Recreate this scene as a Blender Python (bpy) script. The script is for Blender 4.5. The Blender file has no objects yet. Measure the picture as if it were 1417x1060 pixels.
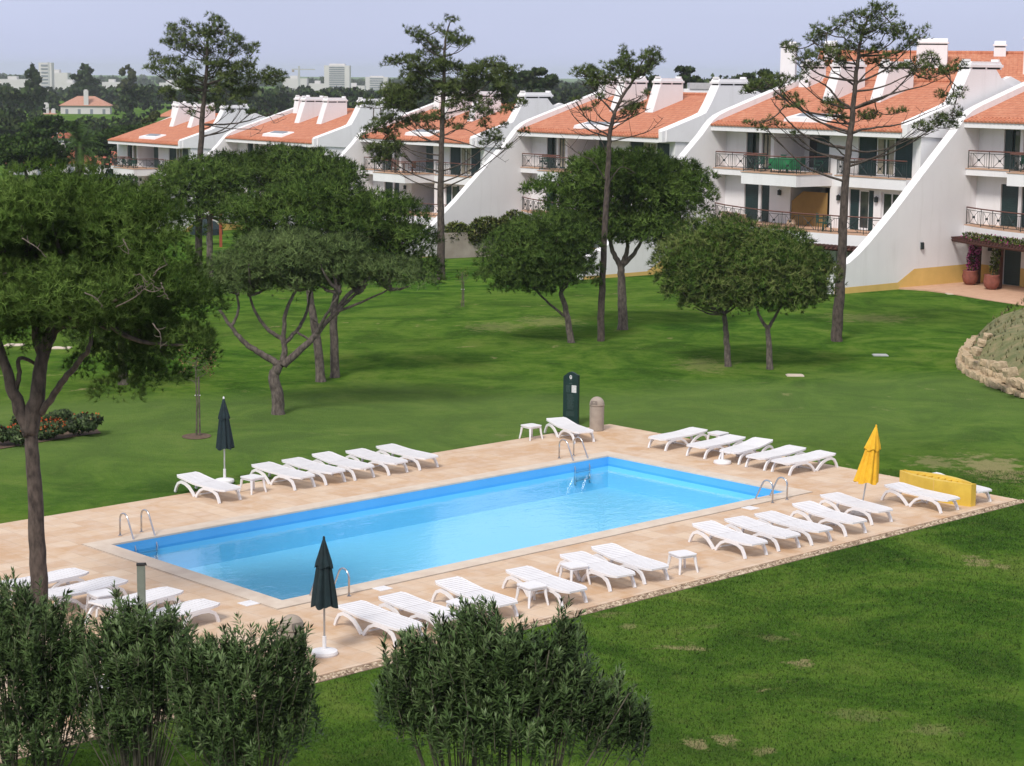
import bpy, bmesh, math, random
import numpy as np
from math import sin, cos, tan, pi, radians, atan2, sqrt
from mathutils import Vector, Matrix

# ---------------------------------------------------------------- camera, world, sun, exposure
SC = bpy.context.scene
COL = SC.collection
F_PX, PITCH, ROLL, CAM_H = 2740.0, radians(8.878), radians(0.55), 10.37
cam_d = bpy.data.cameras.new("camera")
cam = bpy.data.objects.new("camera", cam_d); COL.objects.link(cam)
cam.matrix_world = Matrix.Translation((0, 0, CAM_H)) @ Matrix.Rotation(pi/2 - PITCH, 4, 'X') @ Matrix.Rotation(ROLL, 4, 'Z')
cam_d.sensor_width = 36.0; cam_d.lens = 36.0*F_PX/1417.0
cam_d.clip_start = 0.5; cam_d.clip_end = 30000
SC.camera = cam
SUN_EL, SUN_AZ = radians(47), radians(204)          # azimuth of the sun, clockwise from +Y
world = bpy.data.worlds.new("World"); SC.world = world; world.use_nodes = True
wn, wl = world.node_tree.nodes, world.node_tree.links
bg = wn["Background"]
sky = wn.new("ShaderNodeTexSky"); sky.sky_type = 'NISHITA'; sky.sun_disc = False
sky.sun_elevation = SUN_EL; sky.sun_rotation = SUN_AZ
sky.air_density = 1.0; sky.dust_density = 2.0; sky.ozone_density = 3.0; sky.altitude = 0
veil = wn.new("ShaderNodeMix"); veil.data_type = 'RGBA'
veil.inputs[0].default_value = 0.80                  # thin even cloud veil over the clear sky
veil.inputs[7].default_value = (6.1, 6.6, 9.1, 1)
wl.new(sky.outputs[0], veil.inputs[6])
wtc = wn.new("ShaderNodeTexCoord"); wsp = wn.new("ShaderNodeSeparateXYZ"); wl.new(wtc.outputs["Generated"], wsp.inputs[0])
wmr = wn.new("ShaderNodeMapRange"); wmr.inputs[1].default_value = 0.05; wmr.inputs[2].default_value = 0.9   # overcast: brighter towards the zenith
wmr.inputs[3].default_value = 0.0; wmr.inputs[4].default_value = 1.0; wl.new(wsp.outputs[2], wmr.inputs[0])
wsc = wn.new("ShaderNodeMix"); wsc.data_type = 'RGBA'; wsc.inputs[7].default_value = (7.6, 7.5, 7.6, 1)
wl.new(wmr.outputs[0], wsc.inputs[0])
wnz = wn.new("ShaderNodeTexNoise"); wnz.inputs["Scale"].default_value = 3.0; wnz.inputs["Detail"].default_value = 4      # faint cloud texture
wmp = wn.new("ShaderNodeMapping"); wmp.inputs["Scale"].default_value = (1, 1, 4); wl.new(wtc.outputs["Generated"], wmp.inputs[0]); wl.new(wmp.outputs[0], wnz.inputs["Vector"])
wm2 = wn.new("ShaderNodeMapRange"); wm2.inputs[1].default_value = .3; wm2.inputs[2].default_value = .7; wm2.inputs[3].default_value = .955; wm2.inputs[4].default_value = 1.045; wl.new(wnz.outputs["Fac"], wm2.inputs[0])
wvs = wn.new("ShaderNodeVectorMath"); wvs.operation = 'SCALE'; wl.new(wm2.outputs[0], wvs.inputs[3]); wl.new(veil.outputs[2], wsc.inputs[6]); wl.new(wsc.outputs[2], wvs.inputs[0]); wl.new(wvs.outputs[0], bg.inputs[0])
bg.inputs[1].default_value = 0.10
sun_d = bpy.data.lights.new("sun", 'SUN'); sun = bpy.data.objects.new("sun", sun_d); COL.objects.link(sun)
sun_d.energy = 2.8; sun_d.angle = radians(15); sun_d.color = (1, 0.95, 0.87)
sun.rotation_euler = (pi/2 - SUN_EL, 0, -SUN_AZ + pi)
# make the lamp's -Z point away from the sun position
_sv = Vector((sin(SUN_AZ)*cos(SUN_EL), cos(SUN_AZ)*cos(SUN_EL), sin(SUN_EL)))
sun.rotation_euler = _sv.to_track_quat('Z', 'Y').to_euler()
SC.view_settings.view_transform = 'Standard'; SC.view_settings.look = 'None'
SC.view_settings.exposure = 0.10; SC.view_settings.gamma = 1.0
SC.cycles.max_bounces = 7; SC.cycles.transparent_max_bounces = 12
SC.cycles.diffuse_bounces = 3; SC.cycles.volume_bounces = 1

rng = np.random.default_rng(7)
random.seed(7)

# ---------------------------------------------------------------- pixel -> place helpers (used once, to survey the photograph)
_c, _s = cos(PITCH), sin(PITCH)
def ray(px, py):
    X, Y = px-708.5, py-530.0
    X, Y = X*cos(ROLL)+Y*sin(ROLL), -X*sin(ROLL)+Y*cos(ROLL)
    v = -Y/F_PX
    return (X/F_PX, _c+v*_s, -_s+v*_c)
def at(px, py, D):                                   # the point on that sight line at distance D (world y)
    r = ray(px, py); t = D/r[1]
    return Vector((r[0]*t, D, CAM_H+r[2]*t))
def zg(x, y):                                        # terrain height: flat lawn, falling gently behind to the left
    t = (x-22.5)*-0.58+(y-98)*0.81-5
    w = 6.0
    s = w*np.log1p(np.exp(np.clip(t/w, -30, 30)))
    s = np.where(t/w > 29, t, s)
    s = np.minimum(s, 125+0*s)
    z = -0.04*s
    # soft undulation of the lawn beyond the pool
    u = np.clip((y-60)/12.0, 0, 1)
    z = z+0.12*u*np.sin(x*0.11+1.0)*np.sin(y*0.09)*np.clip((110-y)/30, 0, 1)
    return z
def G(px, py, dz=0.0):
    r = ray(px, py); z = 0.0
    for _ in range(25):
        t = (z+dz-CAM_H)/r[2]; z = 0.5*z+0.5*float(zg(r[0]*t, r[1]*t))
    t = (z+dz-CAM_H)/r[2]
    return Vector((r[0]*t, r[1]*t, z))

# ---------------------------------------------------------------- object helpers
def tag(o, label=None, cat=None, group=None, kind=None):
    if label: o["label"] = label
    if cat: o["category"] = cat
    if group: o["group"] = group
    if kind: o["kind"] = kind
    return o
def empty(name, loc=(0, 0, 0), rz=0.0, label=None, cat=None, group=None):
    o = bpy.data.objects.new(name, None); COL.objects.link(o)
    o.location = loc; o.rotation_euler = (0, 0, rz); o.empty_display_size = 0.3
    return tag(o, label, cat, group)
def kids(o): return [c for c in bpy.data.objects if c.parent == o]
def copy_tree(o, parent=None, _map=None):
    if _map is None:
        _map = {}
        for c in bpy.data.objects:
            if c.parent: _map.setdefault(c.parent.name, []).append(c)
    c = o.copy(); COL.objects.link(c)
    if parent is not None: c.parent = parent
    for ch in _map.get(o.name, []): copy_tree(ch, c, _map)
    return c
class MB:
    def __init__(s): s.v = []; s.f = []; s.mi = []; s.cur = 0
    def add(s, vs, fs):
        b = len(s.v); s.v += [tuple(v) for v in vs]
        s.f += [tuple(i+b for i in f) for f in fs]; s.mi += [s.cur]*len(fs); return s
    def box(s, x0, x1, y0, y1, z0, z1):
        return s.add([(x0,y0,z0),(x1,y0,z0),(x1,y1,z0),(x0,y1,z0),(x0,y0,z1),(x1,y0,z1),(x1,y1,z1),(x0,y1,z1)],
            [(0,3,2,1),(4,5,6,7),(0,1,5,4),(1,2,6,5),(2,3,7,6),(3,0,4,7)])
    def prism(s, poly, axis, a0, a1):                # poly of 2D points extruded along axis
        n = len(poly)
        def P(p, a):
            return (a, p[0], p[1]) if axis == 'x' else (p[0], a, p[1]) if axis == 'y' else (p[0], p[1], a)
        vs = [P(p, a0) for p in poly]+[P(p, a1) for p in poly]
        fs = [(i, (i+1) % n, (i+1) % n+n, i+n) for i in range(n)]
        return s.add(vs, fs+[tuple(range(n))[::-1], tuple(range(n, 2*n))])
    def tube(s, pts, rad, n=8, cap=True):
        pts = [Vector(p) for p in pts]
        if not hasattr(rad, '__len__'): rad = [rad]*len(pts)
        vs = []; ref = None
        for i, p in enumerate(pts):
            d = (pts[min(i+1, len(pts)-1)]-pts[max(i-1, 0)])
            d = d.normalized() if d.length > 1e-9 else Vector((0, 0, 1))
            if ref is None:
                ref = Vector((0, 0, 1)) if abs(d.z) < 0.8 else Vector((1, 0, 0))
            a = d.cross(ref).normalized(); b = a.cross(d).normalized(); ref = b
            for k in range(n):
                t = 2*pi*k/n; vs.append(p+(a*cos(t)+b*sin(t))*rad[i])
        m = len(pts); fs = []
        for i in range(m-1):
            for k in range(n):
                k2 = (k+1) % n
                fs.append((i*n+k, i*n+k2, (i+1)*n+k2, (i+1)*n+k))
        if cap: fs += [tuple(range(n)), tuple(range((m-1)*n, m*n))[::-1]]
        return s.add(vs, fs)
    def lathe(s, prof, n=16, cx=0, cy=0, wob=None):
        vs = []; m = len(prof)
        for (r, z) in prof:
            for k in range(n):
                t = 2*pi*k/n; rr = r*(wob(t, z) if wob else 1); vs.append((cx+rr*cos(t), cy+rr*sin(t), z))
        fs = []
        for i in range(m-1):
            for k in range(n):
                k2 = (k+1) % n; fs.append((i*n+k, i*n+k2, (i+1)*n+k2, (i+1)*n+k))
        fs += [tuple(range(n))[::-1], tuple(range((m-1)*n, m*n))]
        return s.add(vs, fs)
    def build(s, name, mats, parent=None, smooth=False, bevel=0.0, seg=2, flip=True):
        me = bpy.data.meshes.new(name)
        me.from_pydata(s.v, [], s.f)
        if not isinstance(mats, (list, tuple)): mats = [mats]
        for m in mats: me.materials.append(m)
        if len(mats) > 1: me.polygons.foreach_set("material_index", s.mi)
        bm = bmesh.new(); bm.from_mesh(me)
        if flip: bmesh.ops.recalc_face_normals(bm, faces=bm.faces)
        if bevel:
            bmesh.ops.remove_doubles(bm, verts=bm.verts, dist=1e-5)
            eds = [e for e in bm.edges if len(e.link_faces) == 2 and e.calc_face_angle(0) > 0.6]
            bmesh.ops.bevel(bm, geom=eds, offset=bevel, segments=seg, affect='EDGES', clamp_overlap=True)
        bm.to_mesh(me); bm.free()
        if smooth:
            me.polygons.foreach_set("use_smooth", [True]*len(me.polygons))
        me.update()
        o = bpy.data.objects.new(name, me); COL.objects.link(o)
        if parent is not None: o.parent = parent
        return o
def np_mesh(name, verts, faces_n, mat, parent=None, tint=None, nrm=None):
    """verts (F*faces_n,3): every face has its own vertices; tint: one value per face"""
    me = bpy.data.meshes.new(name); nv = len(verts); nf = nv//faces_n
    me.vertices.add(nv); me.vertices.foreach_set("co", np.ascontiguousarray(verts, dtype=np.float32).ravel())
    me.loops.add(nv); me.loops.foreach_set("vertex_index", np.arange(nv, dtype=np.int32))
    me.polygons.add(nf); me.polygons.foreach_set("loop_start", np.arange(0, nv, faces_n, dtype=np.int32))
    me.polygons.foreach_set("loop_total", np.full(nf, faces_n, dtype=np.int32))
    if tint is not None:
        at_ = me.attributes.new("tint", 'FLOAT', 'FACE'); at_.data.foreach_set("value", np.asarray(tint, dtype=np.float32))
    if nrm is None:                                      # leaf side that faces up
        q = np.asarray(verts).reshape(nf, faces_n, 3); nrm = np.cross(q[:, 1]-q[:, 0], q[:, 2]-q[:, 0]); nrm /= np.linalg.norm(nrm, axis=1)[:, None]+1e-12
        nrm *= np.where(nrm[:, 2:3] < 0, -1, 1)
    an = me.attributes.new("nrm", 'FLOAT_VECTOR', 'FACE'); an.data.foreach_set("vector", np.ascontiguousarray(nrm, dtype=np.float32).ravel())
    me.materials.append(mat); me.update(calc_edges=True)
    o = bpy.data.objects.new(name, me); COL.objects.link(o)
    if parent is not None: o.parent = parent
    return o

# ---------------------------------------------------------------- materials
def nodes(name):
    m = bpy.data.materials.new(name); m.use_nodes = True
    nt = m.node_tree; return m, nt, nt.nodes, nt.links, nt.nodes["Principled BSDF"]
def noise(nt, vec, scale, detail=3, rough=0.55, dist=0.0):
    n = nt.nodes.new("ShaderNodeTexNoise"); n.inputs["Scale"].default_value = scale
    n.inputs["Detail"].default_value = detail; n.inputs["Roughness"].default_value = rough
    n.inputs["Distortion"].default_value = dist
    if vec is not None: nt.links.new(vec, n.inputs["Vector"])
    return n.outputs["Fac"]
def ramp(nt, fac, stops, interp='LINEAR'):
    r = nt.nodes.new("ShaderNodeValToRGB"); r.color_ramp.interpolation = interp
    els = r.color_ramp.elements
    while len(els) < len(stops): els.new(0.5)
    for e, (p, c) in zip(els, stops):
        e.position = p; e.color = (*c, 1) if len(c) == 3 else c
    nt.links.new(fac, r.inputs[0]); return r.outputs["Color"]
def mixc(nt, fac, a, b, mode='MIX'):
    m = nt.nodes.new("ShaderNodeMix"); m.data_type = 'RGBA'; m.blend_type = mode
    for s_, v in ((m.inputs[0], fac), (m.inputs[6], a), (m.inputs[7], b)):
        if hasattr(v, 'links') or hasattr(v, 'is_output'): nt.links.new(v, s_)
        elif isinstance(v, (int, float)): s_.default_value = v
        else: s_.default_value = (*v, 1) if len(v) == 3 else v
    return m.outputs[2]
def math_(nt, op, a, b=None):
    m = nt.nodes.new("ShaderNodeMath"); m.operation = op
    for s_, v in ((m.inputs[0], a), (m.inputs[1], b)):
        if v is None: continue
        if isinstance(v, (int, float)): s_.default_value = v
        else: nt.links.new(v, s_)
    return m.outputs[0]
def coord(nt, which="Object", scale=None):
    t = nt.nodes.new("ShaderNodeTexCoord"); o = t.outputs[which]
    if scale:
        mp = nt.nodes.new("ShaderNodeMapping"); mp.inputs["Scale"].default_value = scale
        nt.links.new(o, mp.inputs["Vector"]); o = mp.outputs[0]
    return o
def bump(nt, b, h, strength=0.3, dist=0.02):
    n = nt.nodes.new("ShaderNodeBump"); n.inputs["Strength"].default_value = strength
    n.inputs["Distance"].default_value = dist
    nt.links.new(h, n.inputs["Height"]); nt.links.new(n.outputs[0], b.inputs["Normal"])
def simple(name, c1, c2=None, scale=4.0, rough=0.6, metal=0.0, bmp=0.0, bscale=30, spec=0.5, vscale=None):
    m, nt, N, L, b = nodes(name)
    c2 = c2 or tuple(x*0.82 for x in c1)
    v = coord(nt, "Object", vscale)
    f = noise(nt, v, scale, 4)
    L.new(ramp(nt, f, [(0.3, c2), (0.7, c1)]), b.inputs["Base Color"])
    b.inputs["Roughness"].default_value = rough; b.inputs["Metallic"].default_value = metal
    b.inputs["Specular IOR Level"].default_value = spec
    if bmp: bump(nt, b, noise(nt, v, bscale, 3), bmp, 0.02)
    return m
def foliage(name, dark, mid, light, rough=0.7, transl=0.25, nscale=1.2):
    m, nt, N, L, b = nodes(name)
    a = N.new("ShaderNodeAttribute"); a.attribute_name = "tint"
    f = noise(nt, coord(nt, "Object"), nscale, 2)
    s_ = math_(nt, 'ADD', math_(nt, 'MULTIPLY', a.outputs["Fac"], 0.6), math_(nt, 'MULTIPLY', f, 0.5))
    c = ramp(nt, s_, [(0.25, dark), (0.52, mid), (0.85, light)])
    L.new(c, b.inputs["Base Color"]); b.inputs["Roughness"].default_value = rough
    b.inputs["Specular IOR Level"].default_value = 0.06 if rough > .5 else .22
    an = N.new("ShaderNodeAttribute"); an.attribute_name = "nrm"; vt = N.new("ShaderNodeVectorTransform"); vt.vector_type = 'NORMAL'
    vt.convert_from = 'OBJECT'; vt.convert_to = 'WORLD'; L.new(an.outputs["Vector"], vt.inputs[0]); L.new(vt.outputs[0], b.inputs["Normal"])
    if transl:
        t = N.new("ShaderNodeBsdfTranslucent"); L.new(c, t.inputs[0])
        mx = N.new("ShaderNodeMixShader"); mx.inputs[0].default_value = transl
        L.new(b.outputs[0], mx.inputs[1]); L.new(t.outputs[0], mx.inputs[2])
        L.new(mx.outputs[0], N["Material Output"].inputs[0])
    return m
M = {}
M['pine'] = foliage("pine_needles", (0.032,0.068,0.013), (0.092,0.172,0.030), (0.215,0.330,0.075), nscale=.9)
M['pine_dark'] = foliage("dark_pine_needles", (0.026,0.058,0.012), (0.080,0.152,0.029), (0.190,0.295,0.068), nscale=.9)
M['pine_grey'] = foliage("grey_green_pine_needles", (0.055,0.092,0.030), (0.135,0.210,0.065), (0.255,0.350,0.130), nscale=.9)
M['pine_far'] = foliage("pine_needles_far", (0.018,0.044,0.010), (0.050,0.100,0.022), (0.105,0.170,0.045))
M['pine_candle'] = foliage("pine_with_buds", (0.038,0.080,0.013), (0.105,0.200,0.032), (0.28,0.33,0.11), nscale=1.5)
M['mari'] = foliage("maritime_pine_needles", (0.050,0.080,0.020), (0.130,0.190,0.050), (0.240,0.300,0.110))
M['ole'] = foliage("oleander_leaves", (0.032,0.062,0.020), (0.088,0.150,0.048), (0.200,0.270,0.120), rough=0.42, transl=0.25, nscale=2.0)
M['hedge'] = foliage("hedge_leaves", (0.05,0.080,0.015), (0.11,0.155,0.03), (0.20,0.19,0.07))
M['dist'] = foliage("distant_leaves", (0.018,0.040,0.012), (0.045,0.082,0.024), (0.095,0.130,0.045), transl=0.1, nscale=0.15)
M['dist2'] = foliage("distant_olive_leaves", (0.055,0.070,0.022), (0.095,0.115,0.035), (0.140,0.150,0.060), transl=0.1, nscale=0.15)
M['flower'] = foliage("orange_flowers", (0.30,0.05,0.02), (0.50,0.10,0.03), (0.60,0.20,0.06))
M['bougain'] = foliage("magenta_flowers", (0.25,0.03,0.12), (0.42,0.06,0.22), (0.55,0.15,0.35))
M['dry'] = foliage("dry_leaves", (0.18,0.10,0.05), (0.28,0.17,0.09), (0.35,0.24,0.13))
M['trunk'] = simple("pine_bark", (0.165,0.135,0.115), (0.045,0.034,0.030), 11, 0.95, bmp=1.0, bscale=16, vscale=(1,1,0.5))
M['trunk_dark'] = simple("dark_bark", (0.115,0.088,0.074), (0.030,0.022,0.019), 11, 0.95, bmp=0.8, bscale=14, vscale=(1,1,0.45))
M['twig'] = simple("bare_twig", (0.13,0.115,0.08), (0.06,0.05,0.035), 9, 0.9)
def render_mat():
    m, nt, N, L, b = nodes("white_render")
    v = coord(nt, "Object")
    f = noise(nt, v, 0.35, 4); st = noise(nt, coord(nt, "Object", (2.2, 2.2, .22)), 1.0, 5, .65); sp = noise(nt, v, 3.0, 4, .7)
    c = ramp(nt, f, [(0.3, (0.77,0.755,0.775)), (0.7, (0.84,0.83,0.845))])
    c = mixc(nt, math_(nt, 'MULTIPLY', ramp(nt, st, [(0.52, (0,0,0)), (0.78, (1,1,1))]), 0.38), c, (0.60,0.58,0.575))
    c = mixc(nt, math_(nt, 'MULTIPLY', ramp(nt, sp, [(0.60, (0,0,0)), (0.8, (1,1,1))]), 0.22), c, (0.62,0.60,0.58))
    L.new(c, b.inputs["Base Color"]); b.inputs["Roughness"].default_value = 0.9; b.inputs["Specular IOR Level"].default_value = 0.2
    bump(nt, b, noise(nt, v, 14, 4), 0.12, 0.02)
    return m
M['white'] = render_mat()
M['plaster_grey'] = simple("weathered_plaster", (0.40,0.35,0.31), (0.26,0.215,0.185), 0.9, 0.9, bmp=0.3)
M['plastic'] = simple("white_plastic", (0.80,0.79,0.81), (0.72,0.71,0.735), 3.0, 0.38)
M['chrome'] = simple("brushed_steel", (0.62,0.62,0.64), (0.50,0.50,0.53), 6, 0.22, metal=1.0)
M['pole'] = simple("grey_pole", (0.55,0.55,0.56), (0.45,0.45,0.46), 5, 0.4, metal=0.3)
M['green_cloth'] = simple("dark_green_canvas", (0.007,0.024,0.030), (0.003,0.012,0.016), 7, 0.85, bmp=0.3, bscale=18)
M['yellow_cloth'] = simple("yellow_canvas", (0.80,0.46,0.02), (0.66,0.34,0.012), 5, 0.8, bmp=0.3, bscale=18)
M['yellow_plastic'] = simple("yellow_plastic", (0.72,0.50,0.07), (0.60,0.40,0.05), 3, 0.5)
M['ochre'] = simple("ochre_paint", (0.74,0.50,0.16), (0.64,0.43,0.13), 1.2, 0.85)
M['shutter'] = simple("dark_green_paint", (0.012,0.040,0.042), (0.008,0.026,0.028), 3, 0.5)
M['iron'] = simple("green_black_iron", (0.020,0.032,0.034), (0.012,0.020,0.022), 6, 0.6)
M['rust_rail'] = simple("brown_handrail", (0.16,0.06,0.045), (0.10,0.04,0.03), 6, 0.6)
M['wood'] = simple("dark_stained_wood", (0.095,0.030,0.022), (0.05,0.018,0.014), 5, 0.8, bmp=0.4)
M['redwood'] = simple("red_stained_wood", (0.36,0.08,0.03), (0.25,0.05,0.02), 5, 0.7)
M['concrete'] = simple("beige_concrete", (0.36,0.30,0.25), (0.29,0.24,0.20), 6, 0.9, bmp=0.2, bscale=40)
M['sign'] = simple("sign_green", (0.006,0.030,0.028), (0.004,0.020,0.019), 3, 0.45)
M['sign_pale'] = simple("sign_pale_print", (0.075,0.115,0.11), (0.05,0.08,0.075), 90, 0.6)
M['sign_white'] = simple("sign_white_print", (0.72,0.72,0.72), (0.45,0.46,0.47), 45, 0.6)
M['terracotta'] = simple("terracotta_pot", (0.27,0.085,0.06), (0.18,0.055,0.04), 6, 0.8)
M['terra_tile'] = simple("terracotta_tiles", (0.60,0.38,0.26), (0.50,0.30,0.20), 2.5, 0.8)
M['stone'] = simple("limestone_blocks", (0.56,0.44,0.29), (0.33,0.24,0.15), 3.0, 0.9, bmp=0.8, bscale=7)
M['curtain'] = simple("cream_curtain", (0.42,0.38,0.30), (0.28,0.25,0.20), 5, 0.9)
M['gravel_mulch'] = simple("brown_mulch", (0.15,0.095,0.06), (0.07,0.045,0.028), 9, 0.95, bmp=0.6)
M['car_red'] = simple("red_car_paint", (0.45,0.04,0.04), (0.38,0.03,0.03), 3, 0.25)
M['car_grey'] = simple("silver_car_paint", (0.45,0.47,0.50), (0.38,0.40,0.43), 3, 0.3)
M['rubber'] = simple("black_rubber", (0.02,0.02,0.02), (0.012,0.012,0.012), 5, 0.8)
M['city'] = simple("city_white", (0.66,0.64,0.64), (0.55,0.53,0.53), 0.05, 0.9)
M['city_win'] = simple("city_windows", (0.24,0.26,0.30), (0.18,0.20,0.24), 0.3, 0.6)
def glass_mat():
    m, nt, N, L, b = nodes("window_glass")
    f = noise(nt, coord(nt, "Object"), 0.9, 2)
    L.new(ramp(nt, f, [(0.35, (0.02,0.025,0.03)), (0.65, (0.10,0.10,0.095))]), b.inputs["Base Color"])
    b.inputs["Roughness"].default_value = 0.08; b.inputs["Specular IOR Level"].default_value = 0.7
    return m
M['glass'] = glass_mat()
def roof_mat(name, a, b_, c):
    m, nt, N, L, b = nodes(name)
    v = coord(nt, "Object")
    sep = N.new("ShaderNodeSeparateXYZ"); L.new(v, sep.inputs[0])
    course = math_(nt, 'FRACT', math_(nt, 'MULTIPLY', sep.outputs[1], 2.6))      # tile courses
    roll = math_(nt, 'SINE', math_(nt, 'MULTIPLY', sep.outputs[0], 2*pi*4.0))     # barrel rolls
    h = math_(nt, 'ADD', math_(nt, 'MULTIPLY', roll, 0.5), math_(nt, 'MULTIPLY', course, 0.8))
    n1 = noise(nt, coord(nt, "Object", (4.0, 2.6, 1)), 1.0, 3, 0.7)
    n2 = noise(nt, v, 0.35, 3)
    col = ramp(nt, n1, [(0.3, b_), (0.5, a), (0.75, c)])
    col = mixc(nt, math_(nt, 'MULTIPLY', n2, 0.45), col, b_)
    edge = ramp(nt, course, [(0.0, (0.30,0.28,0.28)), (0.22, (1,1,1))])
    col = mixc(nt, 0.5, col, edge, 'MULTIPLY')
    L.new(col, b.inputs["Base Color"]); b.inputs["Roughness"].default_value = 0.85
    bump(nt, b, h, 0.7, 0.05)
    return m
M['roof'] = roof_mat("orange_roof_tiles", (0.54,0.205,0.115), (0.42,0.145,0.080), (0.64,0.31,0.19))
M['roof_pale'] = roof_mat("pale_roof_tiles", (0.50,0.26,0.19), (0.42,0.20,0.14), (0.56,0.32,0.24))
M['roof_red'] = roof_mat("red_roof_tiles", (0.44,0.12,0.07), (0.34,0.09,0.055), (0.50,0.17,0.10))

BARE = []
for (px_, py_, rx_, ry_, k_) in [(1375,648,1.1,2.2,1.), (1290,640,.7,1.0,.7), (1352,776,.35,.5,1.), (1385,783,.2,.3,.8), (1110,918,.28,.30,1.), (965,1028,.22,.35,1.), (1000,1026,.25,.3,1.), (1060,1040,.22,.3,.9), (870,868,.2,.25,.7), (1070,882,.3,.25,.5), (760,445,1.6,2.4,.45), (690,452,1.5,2.0,.4), (1200,440,2.2,2.0,.4), (975,505,1.2,2.0,.4), (1190,990,.5,.35,.4), (1290,1010,.5,.4,.45), (1240,722,.5,.6,.5)]:
    g_ = G(px_, py_); BARE.append((g_.x, g_.y, rx_, ry_, k_))
def grass_color(nt, v):
    big = noise(nt, v, 0.05, 3, 0.5, 0.6); med = noise(nt, v, 0.30, 6, 0.66, 1.0); sm = noise(nt, v, 1.7, 5, 0.7, 0.6)
    base = ramp(nt, med, [(0.39, (0.026,0.082,0.011)), (0.47, (0.056,0.145,0.016)), (0.55, (0.105,0.212,0.026)), (0.64, (0.165,0.250,0.046))])
    base = mixc(nt, math_(nt, 'MULTIPLY', ramp(nt, big, [(0.35, (0,0,0)), (0.65, (1,1,1))]), 0.50), base, (0.125,0.185,0.034))
    base = mixc(nt, math_(nt, 'MULTIPLY', ramp(nt, sm, [(0.38, (1,1,1)), (0.52, (0,0,0))]), 0.38), base, (0.028,0.080,0.012))
    base = mixc(nt, math_(nt, 'MULTIPLY', ramp(nt, sm, [(0.56, (0,0,0)), (0.72, (1,1,1))]), 0.5), base, (0.160,0.185,0.050))
    return base
def grass_mat():
    m, nt, N, L, b = nodes("mown_grass")
    v = coord(nt, "Object")
    base = grass_color(nt, v); fine = noise(nt, v, 7.0, 5, 0.75); vf = noise(nt, v, 30.0, 4, 0.8)
    base = mixc(nt, math_(nt, 'MULTIPLY', ramp(nt, fine, [(0.50, (0,0,0)), (0.68, (1,1,1))]), 0.5), base, (0.135,0.190,0.048))
    base = mixc(nt, math_(nt, 'MULTIPLY', ramp(nt, vf, [(0.40, (1,1,1)), (0.58, (0,0,0))]), 0.32), base, (0.026,0.070,0.010))
    sm_ = noise(nt, v, 2.4, 5, .7)
    w = noise(nt, v, 0.75, 6, 0.66, 0.5); w2 = noise(nt, v, 0.085, 2)                    # worn, bare patches
    wear = math_(nt, 'MULTIPLY', ramp(nt, w, [(0.62, (0,0,0)), (0.69, (1,1,1))]), ramp(nt, w2, [(0.47, (0,0,0)), (0.58, (1,1,1))]))
    for (cx, cy, rx, ry, k_) in BARE:                                                    # the worn spots the photograph shows
        mp = N.new("ShaderNodeMapping"); mp.inputs["Location"].default_value = (-cx/rx, -cy/ry, 0); mp.inputs["Scale"].default_value = (1/rx, 1/ry, 0)
        L.new(v, mp.inputs[0]); ln = N.new("ShaderNodeVectorMath"); ln.operation = 'LENGTH'; L.new(mp.outputs[0], ln.inputs[0])
        d_ = math_(nt, 'ADD', ln.outputs["Value"], math_(nt, 'MULTIPLY', math_(nt, 'SUBTRACT', sm_, .5), 4.0))
        wear = math_(nt, 'MAXIMUM', wear, ramp(nt, d_, [(0.45, (k_,k_,k_)), (0.95, (0,0,0))]))
    base = mixc(nt, math_(nt, 'MULTIPLY', wear, 0.75), base, (0.34,0.29,0.15))
    sp = N.new("ShaderNodeSeparateXYZ"); L.new(v, sp.inputs[0])                          # sun-lit crest above the pool, painted into the turf as a paler band
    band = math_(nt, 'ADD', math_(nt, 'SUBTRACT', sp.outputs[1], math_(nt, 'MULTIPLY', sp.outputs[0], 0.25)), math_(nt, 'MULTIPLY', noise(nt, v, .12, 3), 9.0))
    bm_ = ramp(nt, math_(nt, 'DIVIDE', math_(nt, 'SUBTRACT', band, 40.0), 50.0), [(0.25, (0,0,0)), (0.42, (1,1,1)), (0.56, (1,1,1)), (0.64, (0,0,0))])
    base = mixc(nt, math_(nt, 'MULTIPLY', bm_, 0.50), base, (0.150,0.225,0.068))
    L.new(base, b.inputs["Base Color"]); b.inputs["Roughness"].default_value = 1.0
    b.inputs["Specular IOR Level"].default_value = 0.0
    bump(nt, b, math_(nt, 'ADD', vf, math_(nt, 'MULTIPLY', fine, 1.5)), 0.8, 0.06)
    return m
M['grass'] = grass_mat()
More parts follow.
